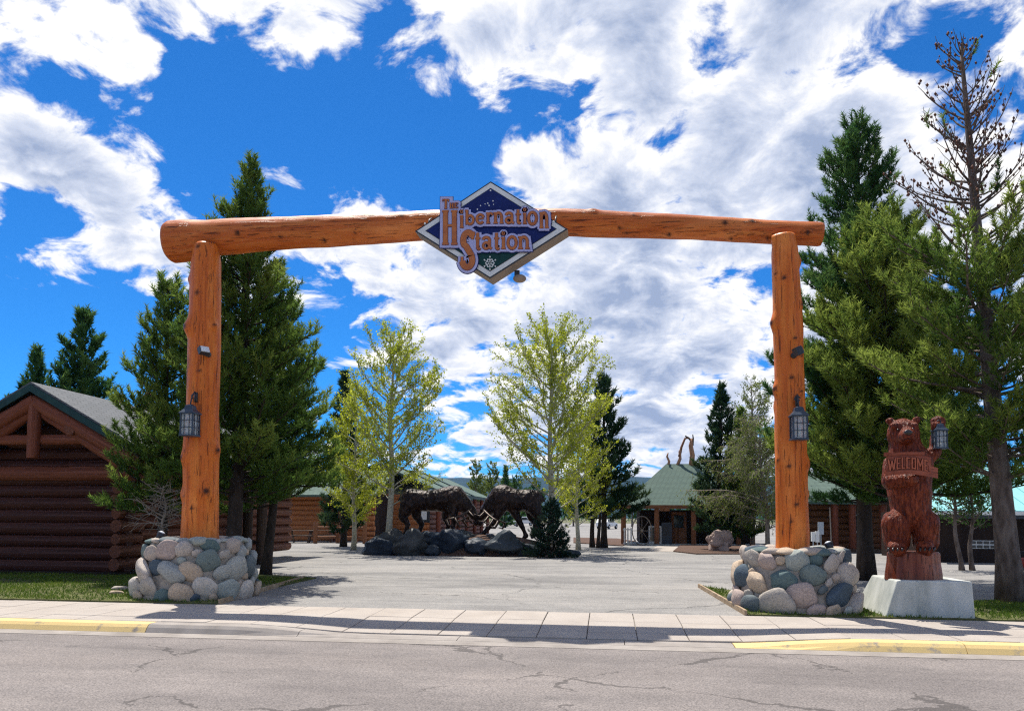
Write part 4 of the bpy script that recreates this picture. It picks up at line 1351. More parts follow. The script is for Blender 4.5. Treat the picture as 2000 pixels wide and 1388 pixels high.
UL['end'] = [unit_log('log_end', MT['cabin_log_y'], 1, 5.1 * i, rings=4) for i in range(2)]
UL['post'] = [unit_log('log_post', MT['cabin_post'], 2, 2.1), unit_log('log_post', MT['brown_post'], 2, 6.1), unit_log('log_post', MT['dark_post'], 2, 9.4)]
def wall_logs(parent, x0, x1, y, z0, n, pitch, key, seed=0):
    for i in range(n):
        rnd = random.Random(seed * 100 + i)
        e0, e1 = rnd.uniform(-.05, .05), rnd.uniform(-.06, .06)
        log_between('log', UL[key][i % 3], parent, (x0 + e0, y, z0 + pitch * (i + .5)), (x1 + e1, y, z0 + pitch * (i + .5)), pitch * rnd.uniform(.49, .57), 0)
def roof_slab(parent, a, b, c, d, th, mat, name='roof', edge=None):
    """four corners a b (eave) c d (ridge), thickness downwards"""
    mb = MB().prism([a, b, c, d], (0, 0, -th))
    return mb.build(name, mat, parent)

# ---- log cabin beside the lawn
CY0 = W(150, 1122, 21.2).y if False else (at(150, 21.4)).y
CXR = at(256, 21.4).x
cab = thing('log_cabin', 'dark red log cabin with a truss gable and grey shingle roof beside the lawn', 'cabin', (CXR, CY0, 0))
cz = lambda row: zrow(row, 21.2, 150)
pitch = .345
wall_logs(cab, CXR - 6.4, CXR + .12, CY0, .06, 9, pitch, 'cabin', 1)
MB().box((CXR - 3.2, CY0 + .25, 1.9), (6.1, .2, 3.6)).build('inner_wall', MT['interior'], cab)
MB().box((CXR - 3.1, CY0 + .05, .02), (6.6, .5, .16)).build('foundation', MT['interior'], cab)
zpl = cz(924)
log_between('plate_log', UL['truss'][0], cab, (CXR - 6.6, CY0 - .16, zpl), (CXR + .28, CY0 - .16, zpl), .21, 0)
for i in range(18):                                     # crossing log ends of the side wall
    z = .06 + pitch * .5 * (i + 1)
    rr = pitch * random.Random(i).uniform(.42, .56)
    jx = random.Random(i + 50).uniform(-.07, .07)
    if i % 2 == 0:
        log_between('log_end', UL['end'][i % 4 // 2], cab, (CXR - .05 + jx, CY0 - .38 - abs(jx), z + .08), (CXR - .05 + jx, CY0 + .6, z + .08), rr, 1)
for i in range(9):                                      # side wall facing the gate
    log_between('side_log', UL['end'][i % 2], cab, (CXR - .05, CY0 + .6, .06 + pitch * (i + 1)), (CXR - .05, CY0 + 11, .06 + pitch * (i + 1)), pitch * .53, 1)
YF = CY0 - 1.0                                          # front of the roof overhang
pk = W(60, 745, YF); ev = W(236, 851, YF)
sl = (pk.z - ev.z) / (ev.x - pk.x)
def rz(x_):
    return pk.z - abs(x_ - pk.x) * sl
xe = CXR + .95
xl = 2 * pk.x - xe
yb_ = CY0 + 12
for (xa, nm) in ((xe, 'roof'), (xl, 'roof')):
    a, b_, c, d = Vector((xa, YF, rz(xa))), Vector((xa, yb_, rz(xa))), Vector((pk.x, yb_, pk.z)), Vector((pk.x, YF, pk.z))
    rf = MB().prism([a, b_, c, d], (0, 0, -.06)).build(nm, MT['roof_grey'], cab)
    dn = Vector((0, 0, -.065))
    MB().prism([a + dn + Vector((0, -.03, 0)), d + dn + Vector((0, -.03, 0)), d + dn + Vector((0, -.03, -.20)), a + dn + Vector((0, -.03, -.20))], (0, .05, 0)).build('fascia', MT['fascia'], rf)
    MB().prism([a + dn, b_ + dn, c + dn, d + dn], (0, 0, -.08)).build('decking', MT['interior'], rf)
def rl(xa, dz, xb, dzb, y, r_, nm='rafter_log', key='truss', k_=1):
    log_between(nm, UL[key][k_], cab, (xa, y, rz(xa) + dz), (xb, y, rz(xb) + dzb), r_, 0)
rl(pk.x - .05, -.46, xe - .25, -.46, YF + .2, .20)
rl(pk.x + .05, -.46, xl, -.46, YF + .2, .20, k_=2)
zb = cz(912)
log_between('brace_log', UL['truss'][0], cab, (pk.x + .12, YF + .32, W(78, 800, YF).z), (W(222, 905, YF).x, YF + .32, W(222, 903, YF).z), .16, 0)
log_between('brace_log', UL['truss'][2], cab, (pk.x - .12, YF + .32, W(78, 800, YF).z), (2 * pk.x - W(222, 905, YF).x, YF + .32, W(222, 903, YF).z), .16, 0)
log_between('king_post', UL['post'][0], cab, (pk.x + .02, YF + .18, W(62, 893, YF).z), (pk.x + .02, YF + .18, W(62, 782, YF).z), .165, 2)
log_between('collar_log', UL['truss'][1], cab, (2 * pk.x - W(150, 858, YF).x, YF + .34, W(62, 856, YF).z), (W(150, 858, YF).x, YF + .34, W(62, 856, YF).z), .14, 0)
for pxr, pyr in ((140, 836), (-20, 836)):
    p = W(pxr, pyr, YF + .1)
    log_between('purlin', UL['end'][0], cab, (p.x, YF + .02, p.z), (p.x, CY0 + .5, p.z), .19, 1)
for i in range(5):                                      # logs filling the gable behind the truss
    z = .06 + pitch * 9.5 + i * .33
    hw = max(.3, (pk.z - .75 - z) / sl)
    log_between('gable_log', UL['cabin'][i % 3], cab, (pk.x - hw, CY0 + .1, z), (pk.x + hw, CY0 + .1, z), .18, 0)

# ---- second cabin roof behind with carved animals on its ridge
c2 = thing('back_cabin', 'log cabin with dark roof behind the lawn cabin and the pines', 'cabin', (at(330, 33).x, at(330, 33).y, 0))
p0 = at(330, 33)
x0, x1, y0 = at(205, 33).x, at(470, 33).x, p0.y
zr = zrow(799, 33, 250)
MB().prism([(x0, y0, zr), (x1, y0, zr), (x1, y0 - 3.2, zr - 2.2), (x0, y0 - 3.2, zr - 2.2)], (0, 0, -.12)).build('roof', MT['roof_grey'], c2)
MB().prism([(x0, y0, zr), (x1, y0, zr), (x1, y0 + 3.2, zr - 2.2), (x0, y0 + 3.2, zr - 2.2)], (0, 0, -.12)).build('roof', MT['roof_grey'], c2)
wall_logs(c2, x0 + .4, x1 - .4, y0 - 2.6, .05, 9, .36, 'cabin', 5)
MB().box(((x0 + x1) / 2, y0, 1.8), (x1 - x0 - .9, 5.0, 3.4)).build('inner_wall', MT['interior'], c2)
def silhouette(name, pts, c, s, th, label):
    poly = [(c[0] + x_ * s, c[1], c[2] + z_ * s) for x_, z_ in pts]
    t = thing(name, label, 'ornament', (c[0], c[1], c[2]), 'carved wooden animals on the cabin ridge')
    o = MB().prism(poly, (0, th, 0)).build('figure', MT['ornament'], t)
    bv = o.modifiers.new('b', 'BEVEL'); bv.width = .02; bv.segments = 2
    MB().box((c[0], c[1] + th / 2, c[2] - .06), (s * 1.2, th * 1.4, .10)).build('base', MT['ornament'], t)
# perched bird-like squirrel: body with upright head, curled back
sq = [(-.7, 0), (.75, 0), (.45, .10), (.18, .25), (.10, .5), (.14, .72), (.40, .74), (.22, .95), (.08, 1.12), (-.08, 1.0), (-.25, .8), (-.32, .5), (-.45, .25)]
p = W(235, 797, y0)
silhouette('carved_squirrel', sq, (p.x, y0 - .08, zr + .02), .62, .16, 'carved wooden animal with a raised head on the back cabin ridge, clear of the pine')
bq = [(-.8, 0), (.9, 0), (.85, .25), (.5, .32), (.35, .5), (.3, .8), (.12, 1.0), (.02, 1.15), (-.12, 1.0), (-.3, .78), (-.22, .6), (-.25, .3)]
p = W(288, 797, y0)
silhouette('carved_bear_cub', bq, (p.x, y0 - .08, zr + .02), .72, .16, 'carved wooden animal on the back cabin ridge, half hidden by pine branches')

# ---- orange log building behind the left trees
bx0, bx1 = at(440, 52).x, at(738, 52).x
by = at(600, 52).y
ob = thing('orange_log_building', 'orange log building with a green roof behind the picnic tables', 'building', (bx0, by, 0))
wall_logs(ob, bx0, bx1, by, 0, 9, .345, 'orange', 7)
MB().box(((bx0 + bx1) / 2, by + 2.2, 1.6), (bx1 - bx0 - .3, 4.0, 3.1)).build('inner_wall', MT['interior'], ob)
for px in (650, 668):
    p = at(px, 51)
    log_between('porch_post', UL['post'][0], ob, (p.x, by - .7, 0), (p.x, by - .7, 3.1), .2, 2)
MB().prism([(bx0 - .5, by - 1.4, 3.05), (bx1 + .5, by - 1.4, 3.05), (bx1 + .5, by + 3, 4.9), (bx0 - .5, by + 3, 4.9)], (0, 0, -.14)).build('roof', MT['roof_green'], ob)
for wx in (.30, .72):
    xw = bx0 + (bx1 - bx0) * wx
    wf = MB().box((xw, by - .22, 1.75), (1.3, .10, 1.1)).build('window', MT['brown_log'], ob)
    MB().box((xw, by - .285, 1.75), (1.1, .02, .9)).build('pane', MT['glass_dark'], wf)

# ---- green roofed lodge running back along the drive
ey = [(at(840, 56)), (at(958, 78))]
lx = -11.2
lg = thing('green_roof_lodge', 'long log lodge with a green shingle roof receding behind the elk', 'building', (lx - 3, at(860, 58).y, 0))
ya, yb = at(850, 55).y, at(958, 80).y
ez = zrow(966, 66, 920)
xs_e = [at(868, 57).x, at(956, 78).x]
xe_ = sum(xs_e) / 2
rzg = ez + 2.0
xr = xe_ - 4.6
MB().prism([(xe_, ya, ez), (xe_, yb, ez), (xr, yb, rzg), (xr, ya, rzg)], (0, 0, -.16)).build('roof', MT['roof_green'], lg)
MB().prism([(2 * xr - xe_, ya, ez), (2 * xr - xe_, yb, ez), (xr, yb, rzg), (xr, ya, rzg)], (0, 0, -.16)).build('roof', MT['roof_green'], lg)
for f in (.22, .52):
    y_ = ya + (yb - ya) * f
    MB().prism([(xe_ + .1, y_, ez - .02), (xe_ + .1, y_ + 1.0, ez - .02), (xr, y_ + 1.0, rzg + .04), (xr, y_, rzg + .04)], (0, 0, .05)).build('valley_strip', MT['fascia'], lg)
MB().box((xe_ + .02, (ya + yb) / 2, ez - .18), (.06, yb - ya, .22)).build('fascia', MT['fascia'], lg)
for i in range(9):
    log_between('log', UL['end'][i % 2], lg, (xe_ - .9, ya + .5, .2 + .36 * i), (xe_ - .9, yb - .5, .2 + .36 * i), .2, 1)
MB().box((xr, (ya + yb) / 2, 1.6), (2 * (xe_ - 1 - xr) - .2, yb - ya - 1.2, 3.2)).build('inner_wall', MT['interior'], lg)
for i in range(9):
    log_between('log', UL['orange'][i % 3], lg, (2 * xr - xe_ + .9, ya + .5, .2 + .36 * i), (xe_ - .8, ya + .5, .2 + .36 * i), .2, 0)
for i in range(7):
    y_ = ya + 1 + i * (yb - ya - 2) / 6
    log_between('porch_post', UL['post'][0], lg, (xe_ - .25, y_, 0), (xe_ - .25, y_, ez - .15), .17, 2)
sgp = W(824, 1006, ya - .3)
sg = MB().box((sgp.x, ya + .28, sgp.z), (.9, .06, 1.0)).build('notice_board', MT['dark_metal'], lg)
MB().box((sgp.x, ya + .24, sgp.z), (.45, .02, .6)).build('notice', MT['white_paint'], sg)

# ---- green hip-roofed store
sx0, sx1, sy = at(1214, 46.7).x, at(1500, 46.7).x, at(1350, 46.7).y
st = thing('hip_roof_store', 'small store with a green hip roof, dark porch and round log posts', 'building', (sx0, sy, 0))
ez = zrow(986, 46.7, 1300)
rg = zrow(905, 50, 1320)
dep = 7.6
rx0, rx1 = at(1303, 50).x, sx1 - (at(1303, 50).x - sx0)
ry = sy + 3.6
E = [Vector((sx0, sy, ez)), Vector((sx1, sy, ez)), Vector((sx1, sy + dep, ez)), Vector((sx0, sy + dep, ez))]
A, B = Vector((rx0, ry, rg)), Vector((rx1, ry, rg))
MB().add(E + [A, B], [(0, 1, 5, 4), (1, 2, 5), (2, 3, 4, 5), (3, 0, 4), (3, 2, 1, 0)]).build('roof', MT['roof_green'], st)
MB().box(((sx0 + sx1) / 2, sy - .02, ez - .11), (sx1 - sx0 - .02, .08, .22)).build('eave_beam', MT['brown_log'], st)
MB().box((sx0 + .02, sy + dep / 2, ez - .11), (.08, dep - .2, .20)).build('eave_beam', MT['brown_log'], st)
MB().box(((sx0 + sx1) / 2 + .2, sy + 4.6, ez / 2 - .1), (sx1 - sx0 - 2.0, 5, ez - .35)).build('wall', MT['interior'], st)
MB().box(((sx0 + sx1) / 2, sy + 2.2, .02), (sx1 - sx0 - .2, 4.4, .10)).build('porch_floor', MT['concrete'], st)
for px in (1218, 1283, 1354, 1440):
    p = at(px, 47)
    log_between('porch_post', UL['post'][1], st, (p.x, sy + .2, 0), (p.x, sy + .2, ez - .2), .155, 2)
dp = at(1325, 49)
dr = MB().box((dp.x, sy + 2.06, 1.05), (.95, .06, 2.0)).build('door', MT['brown_post'], st)
MB().box((dp.x, sy + 2.02, 1.45), (.6, .03, .8)).build('pane', MT['glass_dark'], dr)
MB().ell((dp.x + .36, sy + 2.0, 1.0), (.04, .03, .04), 8, 6).build('handle', MT['dark_metal'], dr, True)
for px, w_ in ((1450, 1.2),):
    p = at(px, 49)
    wf = MB().box((p.x, sy + 2.06, 1.35), (w_, .06, 1.0)).build('window', MT['brown_log'], st)
    for q in (-.25, .25):
        MB().box((p.x + q * w_, sy + 2.02, 1.35), (w_ * .44, .03, .88)).build('pane', MT['glass_dark'], wf)
p = W(1298, 992, sy + .1)
MB().box((p.x, sy + .25, p.z), (.62, .05, .34)).build('name_board', MT['ornament'], st)
pw = at(1255, 46.2)                                      # wagon wheel, white frames and crate by the porch
whl = thing('wagon_wheel', 'large pale wagon wheel leaning by the store porch', 'wheel', (pw.x, sy + .05, 0))
wr = .95
wc = Vector((pw.x, sy - .02, wr * .93))
MB().tube([wc + Vector((wr * .62 * math.cos(R(q)), 0, wr * math.sin(R(q)) * .93)) for q in range(0, 361, 15)], .03, 8).build('rim', MT['twig'], whl, True)
for q in range(0, 360, 45):
    MB().tube([wc, wc + Vector((wr * .6 * math.cos(R(q)), 0, wr * .9 * math.sin(R(q))))], .016, 6).build('spoke', MT['twig'], whl, True)
MB().ell(wc, (.1, .08, .1), 10, 6).build('hub', MT['twig'], whl, True)
pf = at(1227, 46.2)
gt = thing('white_slat_stand', 'small white slatted stand by the store corner post', 'stand', (pf.x, sy - .1, 0))
for q in (-.2, 0, .2):
    MB().box((pf.x + q, sy - .1, .55), (.09, .04, 1.0)).build('slat', MT['white_paint'], gt)
for z in (.12, .95):
    MB().box((pf.x, sy - .06, z), (.58, .035, .08)).build('rail', MT['white_paint'], gt)
pc = at(1283, 46)
vm = thing('ice_chest', 'white framed cabinet standing behind the store porch post', 'cabinet', (pc.x, sy + .7, 0))
MB().box((pc.x, sy + .9, .62), (.75, .6, 1.1)).build('body', MT['white_paint'], vm)
MB().box((pc.x, sy + .585, .66), (.6, .03, .85)).build('door', MT['glass_dark'], vm)
pc = at(1306, 46)
vm = thing('vending_box', 'dark blue cabinet beside the white framed cabinet on the store porch', 'cabinet', (pc.x, sy + .7, 0))
MB().box((pc.x, sy + .9, .72), (.62, .6, 1.35)).build('body', MT['blue_metal'], vm)
MB().box((pc.x - .05, sy + .59, .9), (.38, .02, .6)).build('front_panel', MT['dark_metal'], vm)
# driftwood figures on the ridge
for i, (px, py0, py1, r_, lab) in enumerate(((1304, 908, 884, .09, 'short weathered snag standing at the end of the store roof ridge'), (1322, 907, 872, .12, 'leaning forked driftwood trunk on the store roof ridge'), (1350, 907, 856, .18, 'tall thick driftwood stump on the store roof ridge'))):
    t = thing('driftwood', lab, 'driftwood', W(px, py0, ry), 'driftwood on the store roof')
    a, b_ = W(px, py0 + 4, ry), W(px + (10 if i == 1 else 1), py1, ry)
    MB().tube([a, a.lerp(b_, .4) + Vector((.08, 0, 0)), a.lerp(b_, .75) + Vector((-.06, 0, 0)), b_], [r_, r_ * .9, r_ * .75, r_ * .4], 9, True, .3, i).build('trunk', MT['ornament'], t, True)
    if i == 1:
        MB().tube([a.lerp(b_, .5), W(1331, 873, ry), W(1338, 856, ry), W(1346, 855, ry)], [.1, .08, .07, .05], 7).build('limb', MT['brown_post'], t, True)
    if i == 2:
        MB().tube([W(1353, 870, ry), W(1354, 856, ry), W(1353, 848, ry)], [.06, .05, .03], 6).build('limb', MT['dark_post'], t, True)
        MB().tube([W(1351, 862, ry), W(1345, 855, ry), W(1338, 851, ry)], [.07, .06, .05], 6).build('limb', MT['dark_post'], t, True)
# concrete apron, mulch bed and pale boulder before the store
bed('entry_slab', [G(1262, 1076), G(1318, 1077), G(1326, 1067), G(1284, 1066)], -.02, .012, MT['slab'], 'pale concrete slab before the store porch')
bd_ = [G(1315, 1077), G(1360, 1082), G(1455, 1082), G(1500, 1075), G(1500, 1062), G(1330, 1064)]
bed('mulch_bed', bd_, -.02, .05, MT['mulch'], 'bark mulch bed before the store')
bed('mulch_bed', [G(1120, 1060), G(1215, 1066), G(1240, 1057), G(1205, 1052), G(1120, 1050)], -.02, .05, MT['mulch'], 'bark mulch bed under the trees beside the store')
def boulder(c, w_, h_, d_, mat, label, seed, group=None, rough=.3):
    bm = bmesh.new()
    bmesh.ops.create_icosphere(bm, subdivisions=4, radius=1)
    rnd = random.Random(seed)
    cuts = [(Vector((rnd.gauss(0, 1), rnd.gauss(0, 1), rnd.gauss(0, 1) * .8)).normalized(), rnd.uniform(.55, .85)) for _ in range(11)]
    for v in bm.verts:
        p = v.co.copy()
        for nr, dd in cuts:
            e_ = p.dot(nr) - dd
            if e_ > 0:
                p -= nr * e_ * .88
        p *= 1 + rough * .5 * noise.noise(p * 1.7 + Vector((seed * 7.7, 0, 0))) + rough * .22 * noise.noise(p * 5 + Vector((seed, 0, 0)))
        v.co = Vector((p.x * w_ / 2 * 1.12, p.y * d_ / 2 * 1.12, p.z * h_ * .62 + h_ * .42))
    me = bpy.data.meshes.new('boulder')
    bm.to_mesh(me); bm.free()
    me.polygons.foreach_set('use_smooth', [True] * len(me.polygons))
    me.materials.append(mat)
    o = bpy.data.objects.new('boulder', me)
    COL.objects.link(o)
    o.location = c
    return tag(o, label, 'boulder', group)
p = G(1409, 1076)
boulder((p.x, p.y, .02), 1.5, .95, 1.0, MT['pale_boulder'], 'pale pinkish boulder lying on the mulch bed before the store', 77, None, 1.3)

# ---- cabin between the right gate post and the bear, and the teal roofed barn
p = at(1650, 40)
rc_ = thing('small_log_cabin', 'small red-brown log cabin seen between the right gate post and the bear', 'cabin', (p.x, p.y, 0))
x0, x1 = at(1560, 40).x, at(1760, 40).x
wall_logs(rc_, x0, x1, p.y, .1, 8, .34, 'brown', 12)
MB().box(((x0 + x1) / 2, p.y + 1.6, 1.5), (x1 - x0 - .3, 3, 2.9)).build('inner_wall', MT['interior'], rc_)
zc_ = 2.75
MB().prism([(x0 - .6, p.y - 1.6, zc_ - .2), (x1 + .6, p.y - 1.6, zc_ - .2), (x1 + .6, p.y + 2.2, zc_ + 1.5), (x0 - .6, p.y + 2.2, zc_ + 1.5)], (0, 0, -.14)).build('roof', MT['roof_green'], rc_)
for px in (1630, 1663, 1720):
    q = at(px, 38.8)
    log_between('porch_post', UL['post'][0], rc_, (q.x, p.y - 1.3, 0), (q.x, p.y - 1.3, 2.5), .17, 2)
MB().box(((x0 + x1) / 2, p.y - .8, .08), (x1 - x0, 1.5, .16)).build('porch_floor', MT['bench'], rc_)
q = at(1672, 40)
wf = MB().box((q.x, p.y - .22, 1.45), (.9, .08, .9)).build('window', MT['white_paint'], rc_)
MB().box((q.x, p.y - .27, 1.45), (.76, .02, .76)).build('pane', MT['glass_dark'], wf)
# grey meter boxes on thin posts
for i, (px, h_, w_) in enumerate(((1587, 1.12, .14), (1595, 1.12, .14), (1602, 1.45, .2))):
    q = at(px, 30)
    t = thing('meter_box', ['pale meter box on a thin post close beside the right gate post', 'pale meter box on a thin post between two other boxes', 'taller grey meter box on a thin post beside two smaller boxes'][i], 'meter box', (q.x, q.y, 0), 'meter boxes by the right gate post')
    MB().box((q.x, q.y, h_ - .15), (w_, .12, .36 + i * .06)).build('box', MT['car_silver'] if i == 2 else MT['white_paint'], t)
    MB().tube([(q.x, q.y, 0), (q.x, q.y, h_ - .2)], .025, 6).build('post', MT['car_silver'], t)
q = at(1623, 29)
tag(MB().tube([(q.x, q.y, 0), (q.x - .05, q.y, 2.1)], .022, 6).build('thin_pole', MT['twig'], org=Vector((q.x, q.y, 0))), 'thin pale pole standing before the small log cabin', 'pole')
# barn
bd0, bd1 = at(1815, 30).x, at(2150, 30).x
byy = at(1900, 30).y
bn = thing('teal_roof_barn', 'dark low building with a pale teal metal roof behind the bear', 'building', (bd0, byy, 0))
ez = zrow(997, 30, 1900)
MB().box(((bd0 + bd1) / 2, byy + 3, ez / 2 - .03), (bd1 - bd0 - .4, 5.6, ez)).build('wall', MT['interior'], bn)
rf = MB().prism([(bd0 - .3, byy - .5, ez), (bd1, byy - .5, ez), (bd1, byy + 4.6, ez + 2.0), (bd0 + .9, byy + 4.6, ez + 2.0)], (0, 0, -.06)).build('roof', MT['roof_teal'], bn)
for i in range(11):
    xx = bd0 + .5 + i * .62
    MB().beam((xx, byy - .5, ez + .02), (xx + .15, byy + 4.6, ez + 2.02), .05, .04).build('seam', MT['roof_teal'], rf)
MB().box(((bd0 + bd1) / 2, byy - .53, ez - .10), (bd1 - bd0, .05, .14)).build('fascia', MT['white_paint'], bn)
MB().box(((bd0 + bd1) / 2, byy - .42, ez - .24), (bd1 - bd0, .12, .14)).build('gutter', MT['dark_metal'], bn)
w0, w1 = W(1895, 1063, byy + .1), W(1948, 1063, byy + .1)
zz0, zz1 = W(1920, 1071, byy + .1).z, W(1920, 1055, byy + .1).z
wf = MB().box(((w0.x + w1.x) / 2, byy + .19, (zz0 + zz1) / 2), (w1.x - w0.x, .05, zz1 - zz0)).build('window', MT['white_paint'], bn)
for i in range(4):
    for j in range(2):
        ww_ = (w1.x - w0.x) / 4
        hh_ = (zz1 - zz0) / 2
        MB().box((w0.x + ww_ * (i + .5), byy + .155, zz0 + hh_ * (j + .5)), (ww_ * .82, .03, hh_ * .72)).build('pane', MT['glass_dark'], wf)
up = at(1990, 36)
MB().box((up.x + 1, byy + 2.2, ez + 1.1), (3.4, 1.6, .10)).build('dormer_roof', MT['roof_grey'], bn)
MB().box((up.x + 1, byy + 2.3, ez + .85), (3.0, 1.2, .5)).build('dormer', MT['white_paint'], bn)

# ================================================================== FURNITURE BY THE LEFT BUILDING
def picnic(px, d, label):
    p = at(px, d)
    t = thing('picnic_table', label, 'picnic table', (p.x, p.y, 0), 'picnic tables before the orange log building')
    for k_ in range(4):
        MB().box((p.x, p.y - .3 + k_ * .2, .75), (1.9, .18, .045)).build('top_plank', MT['bench'], t)
    for s in (-1, 1):
        MB().box((p.x, p.y + s * .72, .45), (1.9, .26, .045)).build('bench_plank', MT['bench'], t)
        for e in (-.7, .7):
            MB().beam((p.x + e, p.y + s * .62, 0), (p.x + e, p.y + s * .22, .73), .05, .10, Vector((1, 0, 0))).build('leg', MT['bench'], t)
    for e in (-.7, .7):
        MB().box((p.x + e, p.y, .41), (.05, 1.6, .09)).build('cross_brace', MT['bench'], t)
picnic(535, 47, 'grey picnic table behind the dark log frame')
picnic(590, 48, 'grey picnic table in the middle before the orange log wall')
picnic(634, 49, 'grey picnic table next to the log rail fence')
fp = [at(x_, 47) for x_ in (618, 655, 673, 690, 714)]
fn = thing('log_rail_fence', 'short log rail fence beside the picnic tables', 'fence', fp[0])
for i, p in enumerate(fp):
    log_between('post', UL['post'][1], fn, (p.x, p.y + (i % 2) * .6, 0), (p.x, p.y + (i % 2) * .6, 1.25), .13, 2)
for z in (.35, .95):
    for i in range(4):
        a, b_ = fp[i], fp[i + 1]
        log_between('rail', UL['brown'][i % 3], fn, (a.x, a.y + (i % 2) * .6, z), (b_.x, b_.y + ((i + 1) % 2) * .6, z), .08, 0)
# dark log frame at the lawn corner
fr = thing('dark_log_frame', 'dark weathered post frame standing behind the left stone pier', 'post frame', at(500, 27))
pa, pb = at(486, 27), at(513, 26.4)
for p in (pa, pb):
    log_between('post', UL['post'][2], fr, (p.x, p.y, 0), (p.x, p.y, 2.75), .17, 2)
for z in (.25, .75):
    MB().beam((pa.x, pa.y, z), (pb.x, pb.y, z), .08, .12).build('rail', MT['dark_post'], fr)
log_between('top_log', UL['brown'][0], fr, (pa.x - 1.2, pa.y + .1, 2.75), (pb.x + .5, pb.y, 2.8), .16, 0)
MB().prism([(pa.x - 1.4, pa.y - .9, 2.85), (pb.x + .7, pb.y - .9, 2.85), (pb.x + .7, pb.y + .2, 3.35), (pa.x - 1.4, pa.y + .3, 3.35)], (0, 0, -.08)).build('roof', MT['fascia'], fr)

# ================================================================== VEHICLES
def car(px, d, mat, label, kind='car', heading=0.0):
    p = at(px, d)
    t = thing('parked_' + kind, label, kind, (p.x, p.y, 0), 'vehicles parked at the back of the lot')
    rot = Matrix.Rotation(heading, 3, 'Z')
    def T(x_, y_, z_):
        return p + rot @ Vector((x_, y_, 0)) + Vector((0, 0, z_))
    if kind == 'truck':
        prof = [(-2.6, .45), (-2.62, .95), (-.5, 1.0), (-.45, 1.75), (.75, 1.8), (1.3, 1.1), (2.5, 1.0), (2.62, .5)]
        win = [(-.3, 1.12), (-.28, 1.62), (.65, 1.65), (1.05, 1.14)]
    else:
        prof = [(-2.2, .4), (-2.25, .95), (-1.7, 1.45), (.3, 1.5), (1.0, 1.0), (2.1, .85), (2.2, .42)]
        win = [(-1.5, 1.0), (-1.35, 1.36), (.2, 1.38), (.65, 1.0)]
    body = MB().prism([T(x_, -.9, z_) for x_, z_ in prof], rot @ Vector((0, 1.8, 0))).build('body', mat, t)
    bv = body.modifiers.new('b', 'BEVEL'); bv.width = .08; bv.segments = 3
    for s in (-1, 1):
        MB().prism([T(x_, s * .905 - .01, z_) for x_, z_ in win], rot @ Vector((0, .02, 0))).build('window', MT['glass_dark'], t)
        for x_ in (-1.45, 1.5):
            wv = T(x_, s * .82, .36)
            wh = MB().tube([wv + rot @ Vector((0, -.11, 0)), wv + rot @ Vector((0, .11, 0))], .36, 18).build('wheel', MT['tyre'], t)
            MB().tube([wv + rot @ Vector((0, -.12, 0)), wv + rot @ Vector((0, .12, 0))], .2, 14).build('rim', MT['car_silver'], wh)
        MB().ell(T(prof[-1][0] - .03, s * .62, .75), (.08, .16, .09), 10, 6).build('headlight', MT['lens'], t, True)
    MB().box(T(prof[-1][0] + .02, 0, .5), (.1, 1.7, .16), rot).build('bumper', MT['dark_metal'], t)
car(1022, 150, MT['car_white'], 'white pickup truck parked far behind the elk legs', 'truck', 0.1)
car(992, 160, MT['car_silver'], 'silver car parked beside the white pickup truck', 'car', .2)
car(1186, 115, MT['car_white'], 'white car parked beyond the trees beside the store', 'car', 1.2)
# cropped motorcycle at the right edge
mp_ = at(2030, 19)
mc = thing('parked_motorcycle', 'teal green motorcycle parked beyond the pine trunk beside the barn', 'motorcycle', (mp_.x, mp_.y, 0))
for dx in (-.72, .72):
    wv = Vector((mp_.x + dx, mp_.y, .31))
    wh = MB().tube([wv + Vector((.26 * math.cos(R(q)), 0, .26 * math.sin(R(q)))) for q in range(0, 361, 20)], .06, 8).build('wheel', MT['tyre'], mc, True)
    MB().tube([wv + Vector((0, -.04, 0)), wv + Vector((0, .04, 0))], .17, 16).build('rim', MT['car_silver'], wh)
    MB().tube([wv + Vector((.34 * math.cos(R(q)), 0, .34 * math.sin(R(q)))) for q in range(20, 165, 24)], .05, 6).build('fender', MT['car_green'], mc, True)
MB().capsule((mp_.x + .1, mp_.y, .78), .16, (mp_.x + .42, mp_.y, .86), .13).build('tank', MT['car_green'], mc, True)
MB().capsule((mp_.x - .62, mp_.y, .78), .12, (mp_.x - .05, mp_.y, .76), .13).build('seat', MT['tyre'], mc, True)
MB().box((mp_.x + .05, mp_.y, .48), (.5, .3, .36)).build('engine', MT['dark_metal'], mc)
MB().capsule((mp_.x - .75, mp_.y - .2, .62), .13, (mp_.x - .5, mp_.y - .2, .62), .13).build('saddle_bag', MT['red_trim'], mc, True)
MB().tube([(mp_.x + .72, mp_.y, .31), (mp_.x + .5, mp_.y, .95), (mp_.x + .38, mp_.y, 1.1)], .03, 8).build('fork', MT['car_silver'], mc, True)
MB().tube([(mp_.x + .3, mp_.y - .38, 1.12), (mp_.x + .42, mp_.y, 1.08), (mp_.x + .3, mp_.y + .38, 1.12)], .018, 8).build('handlebar', MT['dark_metal'], mc, True)
MB().prism([(mp_.x + .42, mp_.y - .2, 1.1), (mp_.x + .42, mp_.y + .2, 1.1), (mp_.x + .28, mp_.y + .16, 1.45), (mp_.x + .28, mp_.y - .16, 1.45)], (.01, 0, 0)).build('windscreen', MT['pane'], mc)
MB().tube([(mp_.x - .7, mp_.y - .18, .32), (mp_.x + .2, mp_.y - .18, .30)], .045, 8).build('exhaust', MT['car_silver'], mc, True)

